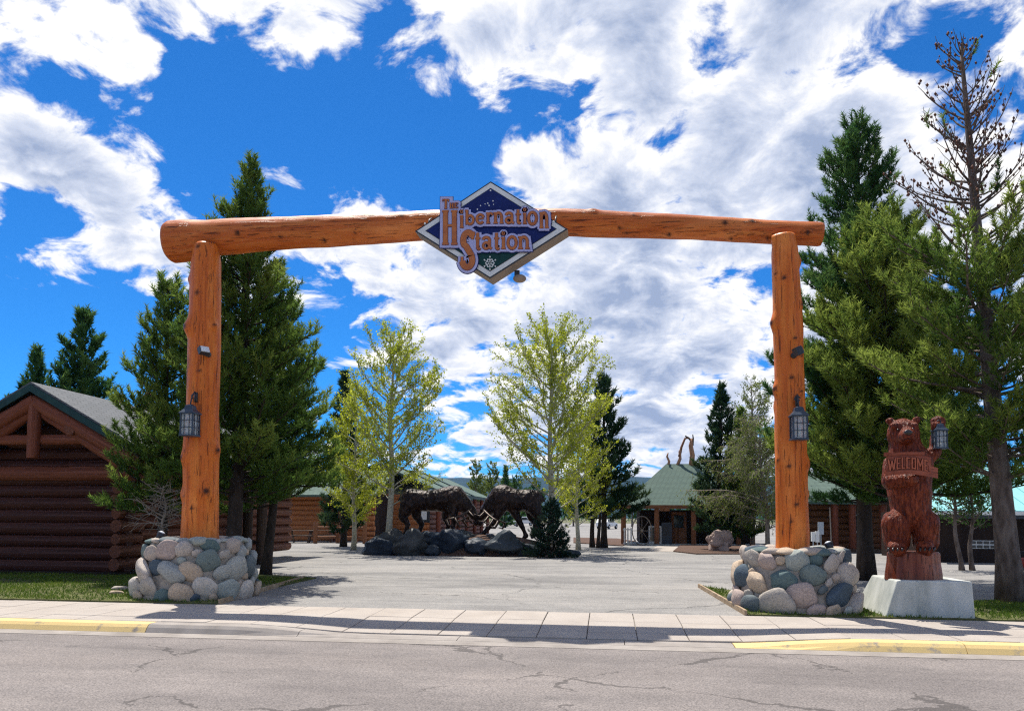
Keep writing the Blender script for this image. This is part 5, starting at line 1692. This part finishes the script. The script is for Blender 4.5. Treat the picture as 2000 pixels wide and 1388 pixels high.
# ================================================================== ELK ISLAND
DI = 34.0
ic = at(915, DI + .6)
vs, fs = [], []
n, m = 40, 10
for j in range(m + 1):
    r_ = j / m
    for k_ in range(n):
        a = 2 * math.pi * k_ / n
        z = .92 * (1 - r_ ** 3) - .03 + .05 * noise.noise(Vector((math.cos(a) * r_ * 5, math.sin(a) * r_ * 5, 0)))
        vs.append((ic.x + 4.5 * r_ * math.cos(a), ic.y + 1.9 * r_ * math.sin(a), z))
for j in range(m):
    for k_ in range(n):
        k2 = (k_ + 1) % n
        fs.append((j * n + k_, (j + 1) * n + k_, (j + 1) * n + k2, j * n + k2))
struct(MB().add(vs, fs).build('island_mound', MT['mulch'], smooth=True), 'mulch mound under the bronze elk')
BL = [(745, 1078, 50, 44, -1.2, 'low rounded dark boulder at the end of the elk island nearest the log fence'), (764, 1068, 46, 52, -.4, 'upright mossy boulder at the foot of the aspen trunk on the island'),
      (803, 1079, 68, 60, -1.3, 'large smooth blue-grey boulder below the rear elk hooves'), (848, 1062, 48, 36, -.6, 'dark boulder behind the small lichen-spotted rock'), (846, 1082, 30, 26, -1.6, 'small lichen-spotted rock between two large boulders'),
      (880, 1079, 56, 52, -1.4, 'broad slate-blue boulder under the locked antlers'), (906, 1066, 34, 40, -.7, 'pale-topped boulder under the locked antlers'), (932, 1083, 38, 42, -1.7, 'egg-shaped boulder beside the cracked boulder'),
      (981, 1083, 64, 56, -1.7, 'largest cracked boulder in front of the right elk'), (1032, 1083, 36, 30, -1.7, 'low dark boulder beside the small spruce'), (1112, 1083, 30, 24, -1.4, 'small boulder at the island end past the spruce'), (960, 1060, 36, 26, -.8, 'half-buried rock behind the cracked boulder')]
for i, (px, base, w_, h_, dy, lab) in enumerate(BL):
    p = at(px, DI + .6 + dy)
    z0 = max(0.0, .88 * (1 - min(1, (((p.x - ic.x) / 4.5) ** 2 + ((p.y - ic.y) / 1.9) ** 2)) ** 1.5)) * .6
    s_ = DI / 1500
    boulder((p.x, p.y, z0 - .08), w_ * s_ * 1.2, h_ * s_ * .78, w_ * s_ * .9, MT['boulder'], lab, i * 3 + 1, 'boulders round the elk island', .55)
YE = ic.y + .1
es = (W(901, 1000, YE) - W(900, 1000, YE)).length
def elk(label, trunk, legs, neck, head, antlers, facing):
    zf = W(915, 1043, YE).z
    t = thing('elk_statue', label, 'statue', (W(trunk[1][0], 1000, YE).x, YE, .8), 'bronze elk locked in a fight')
    b_ = MB()
    def P(px, py, dy=0):
        q = W(px, py, YE)
        return Vector((q.x, YE + dy, q.z))
    def c_(p, q, dp=0.0, dq=0.0):
        b_.capsule(P(p[0], p[1], dp), p[2] * es, P(q[0], q[1], dq), q[2] * es, 14)
    for p, q in zip(trunk, trunk[1:]):
        c_(p, q)
    for p, q in zip(neck, neck[1:]):
        c_(p, q)
    for p, q in zip(head, head[1:]):
        c_(p, q)
    for e_ in (-1, 1):
        hp = head[0]
        c_((hp[0] - facing * 3, hp[1] - 6, 3), (hp[0] - facing * 11, hp[1] - 13, 1.2), e_ * .14, e_ * .34)
    for lg_, dy in legs:
        for i, (p, q) in enumerate(zip(lg_, lg_[1:])):
            c_(p, q, dy * (.75 if i == 0 else 1), dy)
        f = lg_[-1]
        b_.capsule(P(f[0] - facing * 0, f[1] - 1, dy), 4.6 * es, P(f[0] + facing * 3.5, f[1] + 2.5, dy), 4.2 * es, 10)
    tl = trunk[0]
    c_((tl[0] - facing * tl[2] * .85, tl[1] - 8, 4), (tl[0] - facing * (tl[2] + 3), tl[1] + 3, 2.2))
    def rough(co):
        q = co * 1.0
        return .028 * noise.noise(Vector((q.x * 5.5, q.y * 5.5, q.z * 3))) + .018 * noise.noise(Vector((q.x * 14, q.y * 14, q.z * 7)))
    remeshed(b_, .035, 'body', MT['bronze'], t, None, 3, rough)
    for e_ in (-1, 1):
        at_ = MB()
        base = P(antlers[0][0], antlers[0][1], e_ * .10)
        pts = [base]
        for i, (ax, ay) in enumerate(antlers[1:]):
            pts.append(P(ax, ay + e_ * 2, e_ * (.42 + .24 * i)))
        at_.tube(pts, [.07, .065, .06, .05, .04, .025][:len(pts)], 8)
        for i in range(1, len(pts)):
            d_ = (pts[i] - pts[i - 1]).normalized()
            tip = pts[i] + Vector((facing * .42, e_ * .12, -.10 - .12 * i)) * (1.0 if i < 4 else .6)
            at_.tube([pts[i], pts[i].lerp(tip, .5) + Vector((0, 0, -.10)), tip + Vector((facing * .06, 0, .12))], [.055, .045, .02], 7)
        at_.build('antler', MT['antler'], t, True)
    return t
elk('dark bronze elk with its rump towards the aspen trunk, antlers locked with the other elk',
    [(803, 974, 21), (830, 978, 20), (862, 976, 23), (884, 971, 23)],
    [([(884, 985, 13), (890, 1012, 6.5), (886, 1028, 4.4), (888, 1044, 3.8)], -.22), ([(876, 985, 13), (868, 1010, 6.5), (874, 1027, 4.4), (868, 1044, 3.8)], .24),
     ([(800, 985, 17), (789, 1008, 9), (800, 1024, 4.8), (793, 1045, 4)], -.24), ([(808, 985, 16), (812, 1008, 8.5), (822, 1024, 4.8), (814, 1044, 4)], .22)],
    [(888, 970, 22), (905, 984, 17), (918, 996, 12)], [(918, 997, 10.5), (930, 1010, 8), (938, 1022, 5.5)],
    [(922, 993), (918, 1000), (908, 1008), (896, 1013), (882, 1016)], 1)
elk('brown bronze elk with a shaggy hump and braced legs beside the small spruce',
    [(1040, 975, 20), (1015, 977, 21), (995, 975, 23), (982, 970, 24)],
    [([(982, 988, 13), (970, 1012, 6.5), (958, 1028, 4.6), (946, 1041, 4)], -.24), ([(1000, 988, 12), (1012, 1012, 6.5), (1021, 1030, 4.6), (1028, 1047, 4)], -.05),
     ([(1042, 988, 17), (1055, 1008, 9), (1046, 1026, 4.8), (1044, 1045, 4)], -.24), ([(1036, 988, 16), (1038, 1010, 8.5), (1050, 1027, 4.8), (1056, 1044, 4)], .24)],
    [(978, 972, 24), (962, 985, 18), (950, 996, 12.5)], [(949, 998, 10.5), (938, 1010, 8), (930, 1021, 5.5)],
    [(945, 993), (950, 1001), (960, 1009), (970, 1015), (980, 1019)], -1)
# ================================================================== TREES
def unit(v):
    return v / np.maximum(np.linalg.norm(v, axis=-1, keepdims=True), 1e-9)
def needles(P, A, S, k, rng, width=.020, spread=(.35, 1.0), tint0=None):
    """bottle-brush tufts: P tips, A axes, S sizes -> triangles"""
    n = len(P)
    P = np.repeat(P, k, 0); A = np.repeat(unit(A), k, 0); S = np.repeat(S, k)
    r = unit(rng.normal(size=(n * k, 3)))
    side = unit(r - A * np.sum(r * A, 1, keepdims=True))
    sp = rng.uniform(spread[0], spread[1], (n * k, 1))
    d = unit(A * (1.05 - sp * .55) + side * sp)
    t0 = rng.uniform(-.85, .25, (n * k, 1))
    base = P + A * (S[:, None] * t0)
    L = S[:, None] * rng.uniform(.75, 1.15, (n * k, 1))
    w = unit(np.cross(d, rng.normal(size=(n * k, 3)))) * (width * rng.uniform(.7, 1.2, (n * k, 1)))
    V = np.stack([base - w, base + w, base + d * L], 1)
    tint = np.repeat(tint0, k) if tint0 is not None else np.full(n * k, .5)
    tint = np.clip(tint + rng.normal(0, .10, n * k), 0, 1)
    return V.reshape(-1, 3), np.repeat(tint, 3)
def curve_pts(a, d0, L, bend, n, rng, wob=.05):
    pts = [np.array(a, float)]
    d = np.array(d0, float)
    for i in range(n):
        d = unit(d + np.array(bend) / n + rng.normal(0, wob, 3))
        pts.append(pts[-1] + d * (L / n))
    return pts
def tubes_np(paths, radii, sides=5):
    V, F = [], []
    o = 0
    for pts, rr in zip(paths, radii):
        m = len(pts)
        P = np.array(pts)
        T = unit(np.gradient(P, axis=0))
        ref = np.array([0, 0, 1.0]) if abs(T[0][2]) < .9 else np.array([1.0, 0, 0])
        U = unit(np.cross(T, ref)); Wv = np.cross(T, U)
        a = np.arange(sides) * 2 * np.pi / sides
        ring = P[:, None, :] + (U[:, None, :] * np.cos(a)[None, :, None] + Wv[:, None, :] * np.sin(a)[None, :, None]) * np.array(rr)[:, None, None]
        V.append(ring.reshape(-1, 3))
        ii = (np.arange(m - 1) * sides)[:, None]; kk = np.arange(sides)[None, :]; k2 = (kk + 1) % sides
        F.append(o + np.stack([ii + kk, ii + k2, ii + sides + k2, ii + sides + kk], -1).reshape(-1, 4))
        o += m * sides
    return np.concatenate(V), np.concatenate(F)
def trunk_part(t, pts, rad, mat, loc, seed, sides=14):
    mb = MB().tube([Vector(p) for p in pts], list(rad), sides, True, .10, seed)
    return mb.build('trunk', mat, t, True)
def pine(base, H, Rm, label, seed, mat='pine_dark', bark='bark_dark', r0=.16, cb=.08, whorl=.34, lean=(0, 0), tuft=.17, k=12, dens=1.0, dead_from=None, profile=None, name='pine_tree', rise=.25, group=None, skew=None, tipw=.020, bright=0.0, multi=None):
    rng = np.random.default_rng(seed)
    base = Vector(base)
    t = thing(name, label, 'tree', base, group)
    n = 12
    tp = []
    wx, wy = rng.normal(0, .05, 2)
    for i in range(n + 1):
        f = i / n
        tp.append(np.array([base.x + lean[0] * f + wx * math.sin(f * 5), base.y + lean[1] * f + wy * math.sin(f * 4 + 1), base.z - .05 + (H + .05) * f]))
    tp_r = [r0 * (1.35 if i == 0 else 1) * (1 - .93 * (i / n)) + .012 for i in range(n + 1)]
    trunk_part(t, tp, tp_r, MT[bark], base, seed)
    def axis(f):
        q = f * n
        i = min(int(q), n - 1)
        return tp[i] + (tp[i + 1] - tp[i]) * (q - i)
    prof = profile or (lambda f: (1 - f) ** .75 * (.55 + .45 * min(1, (f - 0) / .18)) + .04)
    paths, rads, TP, TA, TS, TT = [], [], [], [], [], []
    cones = []
    z = cb * H
    while z < H * .985:
        f = z / H
        nb = int(rng.integers(4, 7))
        a0 = rng.uniform(0, 6.28)
        for b in range(nb):
            if dead_from is not None and f > dead_from and rng.random() < .22:
                continue
            a = a0 + b * 6.283 / nb + rng.normal(0, .25)
            L = Rm * prof(f) * rng.uniform(.62, 1.18)
            dirx, diry = math.cos(a), math.sin(a)
            if skew is not None:
                L *= max(.25, 1 + skew[2] * (dirx * skew[0] + diry * skew[1]) * (1 if f > skew[3] else .3))
            L = max(L, .12)
            up0 = rise + .6 * f ** 3 + rng.normal(0, .14) - .25 * (1 - f) ** 2
            st = axis(min(.999, f + rng.normal(0, .006)))
            m = 6
            pts = curve_pts(st, unit(np.array([dirx, diry, up0])), L, (0, 0, .18 + .32 * rng.random() + .3 * f), m, rng, .06)
            br = max(.007, .012 + .011 * L)
            paths.append(pts); rads.append([br * (1 - .8 * i / m) for i in range(m + 1)])
            dead = dead_from is not None and f > dead_from + rng.normal(0, .035)
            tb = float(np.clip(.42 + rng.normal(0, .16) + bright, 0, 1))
            P = np.array(pts)
            ns = max(2, int(L / .17 * dens * (.55 if dead else 1)))
            for s in range(ns):
                u = .22 + .78 * (s + rng.random()) / ns
                q = u * m
                i = min(int(q), m - 1)
                p = P[i] + (P[i + 1] - P[i]) * (q - i)
                d = unit(P[i + 1] - P[i])
                sd = unit(np.cross(d, [0, 0, 1])) * (1 if s % 2 else -1)
                tl = (.16 + .34 * L * (1 - u * .75)) * rng.uniform(.6, 1.2)
                tl = min(tl, .95)
                td = unit(d * .75 + sd * rng.uniform(.35, .95) + np.array([0, 0, rng.uniform(.05, .5)]))
                tw = curve_pts(p, td, tl, (0, 0, .5), 3, rng, .08)
                if tl > .2:
                    paths.append(tw); rads.append([.008, .007, .006, .004])
                if dead:
                    for c_ in range(int(1 + tl / .12)):
                        if rng.random() < .62:
                            g = rng.random()
                            cones.append(tw[0] + (tw[-1] - tw[0]) * g + rng.normal(0, .03, 3))
                    if rng.random() > .03:
                        continue
                nt_ = max(1, int(tl / .115))
                for g in range(nt_):
                    e = (g + 1) / nt_
                    q2 = e * 3
                    i2 = min(int(q2), 2)
                    pp = tw[i2] + (tw[i2 + 1] - tw[i2]) * (q2 - i2)
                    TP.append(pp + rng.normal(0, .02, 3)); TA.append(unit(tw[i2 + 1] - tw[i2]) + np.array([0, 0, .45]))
                    TS.append(tuft * rng.uniform(.75, 1.2)); TT.append(tb - .12 + .42 * e * u)  # tint rises outward: lit tips put into the colour, with fresh growth
            if not dead:
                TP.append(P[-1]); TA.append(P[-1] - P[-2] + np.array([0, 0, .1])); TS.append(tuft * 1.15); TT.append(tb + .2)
        z += whorl * rng.uniform(.7, 1.25) * (1 - .45 * f)
    if dead_from is None:
        for g in range(5):
            TP.append(axis(.97 + .03 * g / 5)); TA.append(np.array([0, 0, 1.0])); TS.append(tuft); TT.append(.5)
    V, F = tubes_np(paths, rads, 4)
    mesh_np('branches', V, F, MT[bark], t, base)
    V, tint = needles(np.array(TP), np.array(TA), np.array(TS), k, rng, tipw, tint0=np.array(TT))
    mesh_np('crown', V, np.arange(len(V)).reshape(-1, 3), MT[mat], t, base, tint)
    if cones:
        C = np.array(cones)
        r_ = rng.uniform(.018, .036, (len(C), 1))
        oct_ = np.array([[1, 0, 0], [0, 1, 0], [-1, 0, 0], [0, -1, 0], [0, 0, 1.5], [0, 0, -1.5]], float)
        CV = (C[:, None, :] + oct_[None] * r_[:, None, :]).reshape(-1, 3)
        of = np.array([[0, 1, 4], [1, 2, 4], [2, 3, 4], [3, 0, 4], [1, 0, 5], [2, 1, 5], [3, 2, 5], [0, 3, 5]])
        CF = (of[None] + (np.arange(len(C)) * 6)[:, None, None]).reshape(-1, 3)
        co = mesh_np('cones', CV, CF, MT['cone'], t, base)
        co['kind'] = 'stuff'
    return t
def leafy(base, H, Rm, label, seed, mat='aspen', bark='bark_pale', r0=.12, cb=.22, name='aspen_tree', leaf=.055, per=26, lean=(0, 0), nbr=46, group=None, up=.85, droop=0.0, leafk=1.0, sub=7, top_pow=.8, skew=None):
    rng = np.random.default_rng(seed)
    base = Vector(base)
    t = thing(name, label, 'tree', base, group)
    n = 12
    tp = [np.array([base.x + lean[0] * (i / n) + .05 * math.sin(i * .9 + seed), base.y + lean[1] * (i / n), base.z - .05 + (H * .97 + .05) * i / n]) for i in range(n + 1)]
    trunk_part(t, tp, [r0 * (1.3 if i == 0 else 1) * (1 - .93 * i / n) + .008 for i in range(n + 1)], MT[bark], base, seed)
    paths, rads, LP, LT = [], [], [], []
    for b in range(nbr):
        f = cb + (.97 - cb) * ((b + rng.random()) / nbr) ** .9
        q = f * n
        i = min(int(q), n - 1)
        st = tp[i] + (tp[i + 1] - tp[i]) * (q - i)
        a = b * 2.4 + rng.normal(0, .3)
        g = (f - cb) / (1 - cb)
        L = Rm * ((1 - g) ** top_pow * (.72 + .5 * min(1, g / .25)) + .12) * rng.uniform(.75, 1.15)
        dx, dy = math.cos(a), math.sin(a)
        if skew is not None:
            L *= max(.3, 1 + skew[2] * (dx * skew[0] + dy * skew[1]))
        pts = curve_pts(st, unit(np.array([dx, dy, up * rng.uniform(.6, 1.25)])), L, (0, 0, .34 - droop), 6, rng, .09)
        paths.append(pts); rads.append([max(.006, (.010 + .010 * L) * (1 - .8 * j / 6)) for j in range(7)])
        P = np.array(pts)
        tb = rng.uniform(.3, .75)
        for s in range(int(sub * max(.5, L))):
            u = .2 + .8 * rng.random()
            qq = u * 6
            j = min(int(qq), 5)
            p = P[j] + (P[j + 1] - P[j]) * (qq - j)
            d = unit(unit(P[j + 1] - P[j]) + rng.normal(0, .55, 3) + np.array([0, 0, .25 - droop]))
            tl = rng.uniform(.25, .75) * (.5 + .35 * L) * (1.15 - u * .5)
            tw = curve_pts(p, d, tl, (0, 0, .25 - droop * 1.6), 4, rng, .12)
            paths.append(tw); rads.append([.0085, .007, .006, .005, .004])
            Tw = np.array(tw)
            m_ = int(per * tl * leafk)
            if m_ > 0:
                uu = rng.random(m_) ** .7 * 4
                jj = np.minimum(uu.astype(int), 3)
                pp = Tw[jj] + (Tw[jj + 1] - Tw[jj]) * (uu - jj)[:, None] + rng.normal(0, .055, (m_, 3))
                LP.append(pp); LT.append(np.full(m_, tb))
    V, F = tubes_np(paths, rads, 4)
    mesh_np('branches', V, F, MT[bark], t, base)
    if LP:
        P = np.concatenate(LP); T = np.concatenate(LT)
        m_ = len(P)
        u = unit(rng.normal(size=(m_, 3))); w = unit(np.cross(u, rng.normal(size=(m_, 3))))
        s = leaf * rng.uniform(.6, 1.25, (m_, 1))
        V = np.stack([P - u * s * .5, P + w * s * .38, P + u * s * .5, P - w * s * .38], 1).reshape(-1, 3)
        tint = np.repeat(np.clip(T + rng.normal(0, .2, m_), 0, 1), 4)
        mesh_np('crown', V, np.arange(m_ * 4).reshape(-1, 4), MT[mat], t, base, tint)
    return t
def H_at(row, d, px):
    return zrow(row, d, px)
# --- pines by the cabin and the left gate post
pf1 = lambda f: (.50 + .50 * (1 - f)) * min(1.0, (1.02 - f) / .42) ** .9 * (.75 + .25 * min(1, f / .2)) * .92
b = at(455, 19.2)
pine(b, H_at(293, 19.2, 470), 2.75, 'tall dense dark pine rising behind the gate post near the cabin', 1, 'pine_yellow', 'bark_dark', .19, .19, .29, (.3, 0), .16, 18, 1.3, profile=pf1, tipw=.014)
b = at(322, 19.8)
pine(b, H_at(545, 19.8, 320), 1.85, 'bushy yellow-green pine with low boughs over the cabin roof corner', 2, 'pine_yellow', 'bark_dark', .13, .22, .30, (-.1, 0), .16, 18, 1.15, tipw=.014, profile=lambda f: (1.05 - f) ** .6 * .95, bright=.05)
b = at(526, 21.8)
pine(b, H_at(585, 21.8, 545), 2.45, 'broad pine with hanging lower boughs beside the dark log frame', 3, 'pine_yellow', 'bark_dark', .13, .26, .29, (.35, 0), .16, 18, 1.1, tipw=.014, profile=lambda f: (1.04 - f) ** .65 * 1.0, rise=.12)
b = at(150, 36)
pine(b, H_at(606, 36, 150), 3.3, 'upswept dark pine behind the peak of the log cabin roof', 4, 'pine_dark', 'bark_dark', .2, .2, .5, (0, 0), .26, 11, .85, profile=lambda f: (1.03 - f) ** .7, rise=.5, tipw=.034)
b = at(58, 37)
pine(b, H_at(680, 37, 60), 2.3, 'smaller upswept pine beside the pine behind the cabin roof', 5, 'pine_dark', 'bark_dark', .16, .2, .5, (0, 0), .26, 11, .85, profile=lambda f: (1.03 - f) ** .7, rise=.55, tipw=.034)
# --- behind the island
b = at(672, 42)
pine(b, H_at(727, 42, 672), 2.0, 'narrow dark pine behind the aspen nearer the cabin', 6, 'pine_blue', 'bark_dark', .16, .1, .5, (0, 0), .27, 10, .8, tipw=.036)
b = at(1180, 43)
pine(b, H_at(737, 43, 1180), 2.5, 'narrow dark pine between the aspen and the store', 7, 'pine_blue', 'bark_dark', .17, .17, .5, (0, 0), .27, 10, .85, tipw=.036, profile=lambda f: (1.02 - f) ** .6)
for i, (px, r_) in enumerate(((1158, .14), (1170, .10))):
    q = at(px, 43.5 - i)
    leafy(q, 6.4 - i * .8, 1.5, ['yellow-green tree with two pale limbs beside the dark pine near the store', 'slim yellow-green sapling before the dark pine near the store'][i], 60 + i, 'aspen', 'bark_dark', r_, .30, 'spring_tree', .085, 26, (0, 0), 36, None, .7, leafk=1.3)
b = at(1408, 41)
pine(b, H_at(752, 41, 1405), 2.0, 'slim dark pine rising behind the bare shrub near the right gate post', 8, 'pine_blue', 'bark_dark', .14, .1, .5, (0, 0), .26, 10, .8, tipw=.036)
# --- aspens on the island
b = at(763, DI + .9)
leafy((b.x, b.y, .5), H_at(630, DI + .9, 765) - .5, 2.9, 'young pale-trunked aspen in fresh leaf at the log fence end of the island', 11, 'aspen', 'bark_pale', .15, .17, leaf=.09, per=36, nbr=60, sub=8, up=.72, top_pow=.55)
b = at(1076, DI + 1.2)
leafy((b.x, b.y, .3), H_at(624, DI + 1.2, 1076) - .3, 3.5, 'wider pale-trunked aspen in fresh leaf at the spruce end of the island', 12, 'aspen', 'bark_pale', .17, .16, leaf=.09, per=33, nbr=64, sub=8, up=.68, top_pow=.5)
b = at(692, 38)
leafy(b, H_at(735, 38, 692), 2.1, 'low spreading yellow-green aspen behind the log rail fence', 13, 'aspen', 'bark_pale', .11, .12, leaf=.09, per=34, nbr=60, sub=9, up=.6, leafk=1.3)
b = at(1128, 40)
leafy(b, H_at(770, 40, 1128), 1.9, 'drooping yellow-green tree behind the wider aspen', 14, 'aspen', 'bark_pale', .11, .14, 'spring_tree', .09, 30, (0, 0), 52, None, .55, leafk=1.2)
b = at(1076, DI - 1.9)
pine((b.x, b.y, 0), 2.25, 1.1, 'small dense blue-green spruce at the corner of the elk island', 15, 'spruce', 'bark_dark', .06, .03, .14, (0, 0), .11, 14, 1.6, name='spruce_tree', rise=.05, profile=lambda f: (1.0 - f) ** .75 + .03, tipw=.016)
# --- right side
pfr = lambda f: (1.03 - f) ** .62 * (.45 + .55 * min(1, f / .25)) * (1 + .22 * math.sin(f * 23))
b = at(1690, 21.2)
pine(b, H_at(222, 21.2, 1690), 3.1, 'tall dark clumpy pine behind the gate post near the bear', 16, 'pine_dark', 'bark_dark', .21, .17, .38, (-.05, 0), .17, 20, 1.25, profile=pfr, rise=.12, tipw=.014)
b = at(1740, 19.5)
pine(b, H_at(440, 19.5, 1740), 3.3, 'sunlit bushy pine spreading its boughs behind the carved bear', 17, 'pine_yellow', 'bark_dark', .14, .24, .30, (.1, .2), .17, 20, 1.3, profile=lambda f: (1.06 - f) ** .5, bright=.34, rise=.15, tipw=.013)  # bright: sunlit look put into the needle tint
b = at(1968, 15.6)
pine(b, H_at(52, 15.6, 1915), 3.3, 'tallest pine with a bare cone-studded top and thick trunk beside the plinth', 18, 'pine_yellow', 'bark', .225, .22, .32, (-.62, .0), .16, 20, 1.2, dead_from=.60, profile=lambda f: (1.03 - f) ** .62 * (.6 + .4 * min(1, max(0, f - .2) / .2)) * .95, rise=.22, skew=(-1, .1, .08, .2), bright=.24, tipw=.012)  # bright lifts the needle tint here too, standing in for sunlight
for i, (px, top, R_) in enumerate(((1872, 880, 1.3), (1893, 905, 1.2))):
    q = at(px, 25.5)
    leafy(q, H_at(top, 25.5, px), R_, ['slim green-leaved tree behind the bear, closer to the statue', 'slim green-leaved tree before the barn window'][i], 20 + i, 'green_leaf', 'bark', .075, .38, 'slim_tree', .085, 24, (-.25 if i == 0 else .1, 0), 34, None, .5, leafk=1.2)
# bare drooping shrub and pale tree near the right gate post
b = at(1502, 38)
leafy(b, H_at(800, 38, 1490), 2.5, 'bare grey shrub with drooping twigs beside the right gate post', 23, 'aspen_far', 'twig', .12, .16, 'bare_shrub', .075, 15, (-.5, 0), 80, None, .8, droop=.75, leafk=1.2, sub=16, skew=(-1, 0, .35))
b = at(1470, 41)
leafy(b, H_at(728, 41, 1465), 2.6, 'pale yellow-green tree behind the bare shrub', 24, 'aspen_far', 'twig', .12, .2, 'spring_tree', .09, 30, (0, 0), 60, None, .9)
b = at(1450, 40)
pine(b, H_at(800, 40, 1450), 1.5, 'small olive pine tangled with the bare shrub', 25, 'pine_yellow', 'bark_dark', .1, .1, .45, (0, 0), .25, 10, .8, tipw=.034)
# dry twiggy bush by the left pier
b = at(322, 18.2)
leafy((b.x, b.y, .9), 1.5, .75, 'dry twiggy bush between the cabin corner and the left stone pier', 26, 'aspen_far', 'twig', .03, .25, 'dry_bush', .04, 3, (0, 0), 40, None, .3, leafk=.4, droop=.3)
# far trees across the lot
for i, (px, d, top, R_, lab) in enumerate(((930, 120, 893, 3.0, 'distant pale green aspen nearest the lodge roof'), (962, 128, 899, 3.2, 'distant yellow-green aspen beyond the two elk'), (1010, 140, 925, 3.2, 'distant low green tree beyond the elk hump'), (1120, 150, 940, 3.6, 'distant rounded green tree behind the spruce'), (1048, 160, 938, 3.5, 'distant low green tree behind the wider aspen trunk'), (1235, 150, 950, 3.5, 'distant low green tree left of the store roof'))):
    q = at(px, d)
    leafy(q, H_at(top, d, px), R_, lab.replace(' left of', ' beside'), 30 + i, 'aspen_far' if i < 2 else 'green_leaf', 'bark', .16, .08, 'far_tree', .26, 16, (0, 0), 44, 'far trees beyond the lot', .9, leafk=1.3, sub=5)
q = at(987, 122)
pine(q, H_at(912, 122, 987), 1.7, 'distant dark pine beyond the two elk', 40, 'pine_dark', 'bark_dark', .16, .05, .8, (0, 0), .5, 9, .6, tipw=.08)
# far treeline as one mass
rng = np.random.default_rng(50)
TV, TT = [], []
for i in range(520):
    px = rng.uniform(-500, 2500); d = rng.uniform(240, 330)
    q = at(px, d); h = rng.uniform(5, 10)
    m = 60
    f = rng.random(m) ** .8
    a = rng.uniform(0, 6.28, m)
    r_ = (1 - f) * h * .24 * rng.random(m) ** .5
    P = np.stack([q.x + np.cos(a) * r_, q.y + np.sin(a) * r_, f * h], 1)
    u = unit(rng.normal(size=(m, 3))); w = unit(np.cross(u, rng.normal(size=(m, 3))))
    TV.append(np.stack([P - u * .6, P + w * .5, P + u * .6], 1).reshape(-1, 3))
    TT.append(np.repeat(np.clip(rng.normal(.45, .25) + rng.normal(0, .15, m), 0, 1), 3))
TV = np.concatenate(TV)
o = mesh_np('far_woods', TV, np.arange(len(TV)).reshape(-1, 3), MT['pine_dark'], tint=np.concatenate(TT))
o['kind'] = 'stuff'
o['label'] = 'far-off belt of dark conifers along the horizon'
# fallen needles and bark litter under the right pines
bed('needle_bed', [(9.2, 14.6), (14, 14.6), (14, 17.0), (9.4, 17.1)], .0, .028, MT['mulch'], 'bare needle-strewn soil under the tallest pine')
# ================================================================== AIR
hz, ht, _b = mat_new('valley_haze')
ht.nodes.remove(_b)
pv = ht.nodes.new('ShaderNodeVolumePrincipled')
pv.inputs['Color'].default_value = (.13, .42, 1, 1)
pv.inputs['Density'].default_value = .00005
pv.inputs['Anisotropy'].default_value = .3
ht.links.new(pv.outputs[0], ht.nodes['Material Output'].inputs['Volume'])
mb = MB().box((0, 550, 110), (7900, 7800, 224))
o = mb.build('haze', hz)
o['kind'] = 'stuff'
o['label'] = 'thin blue air between the camera and the far ridge'
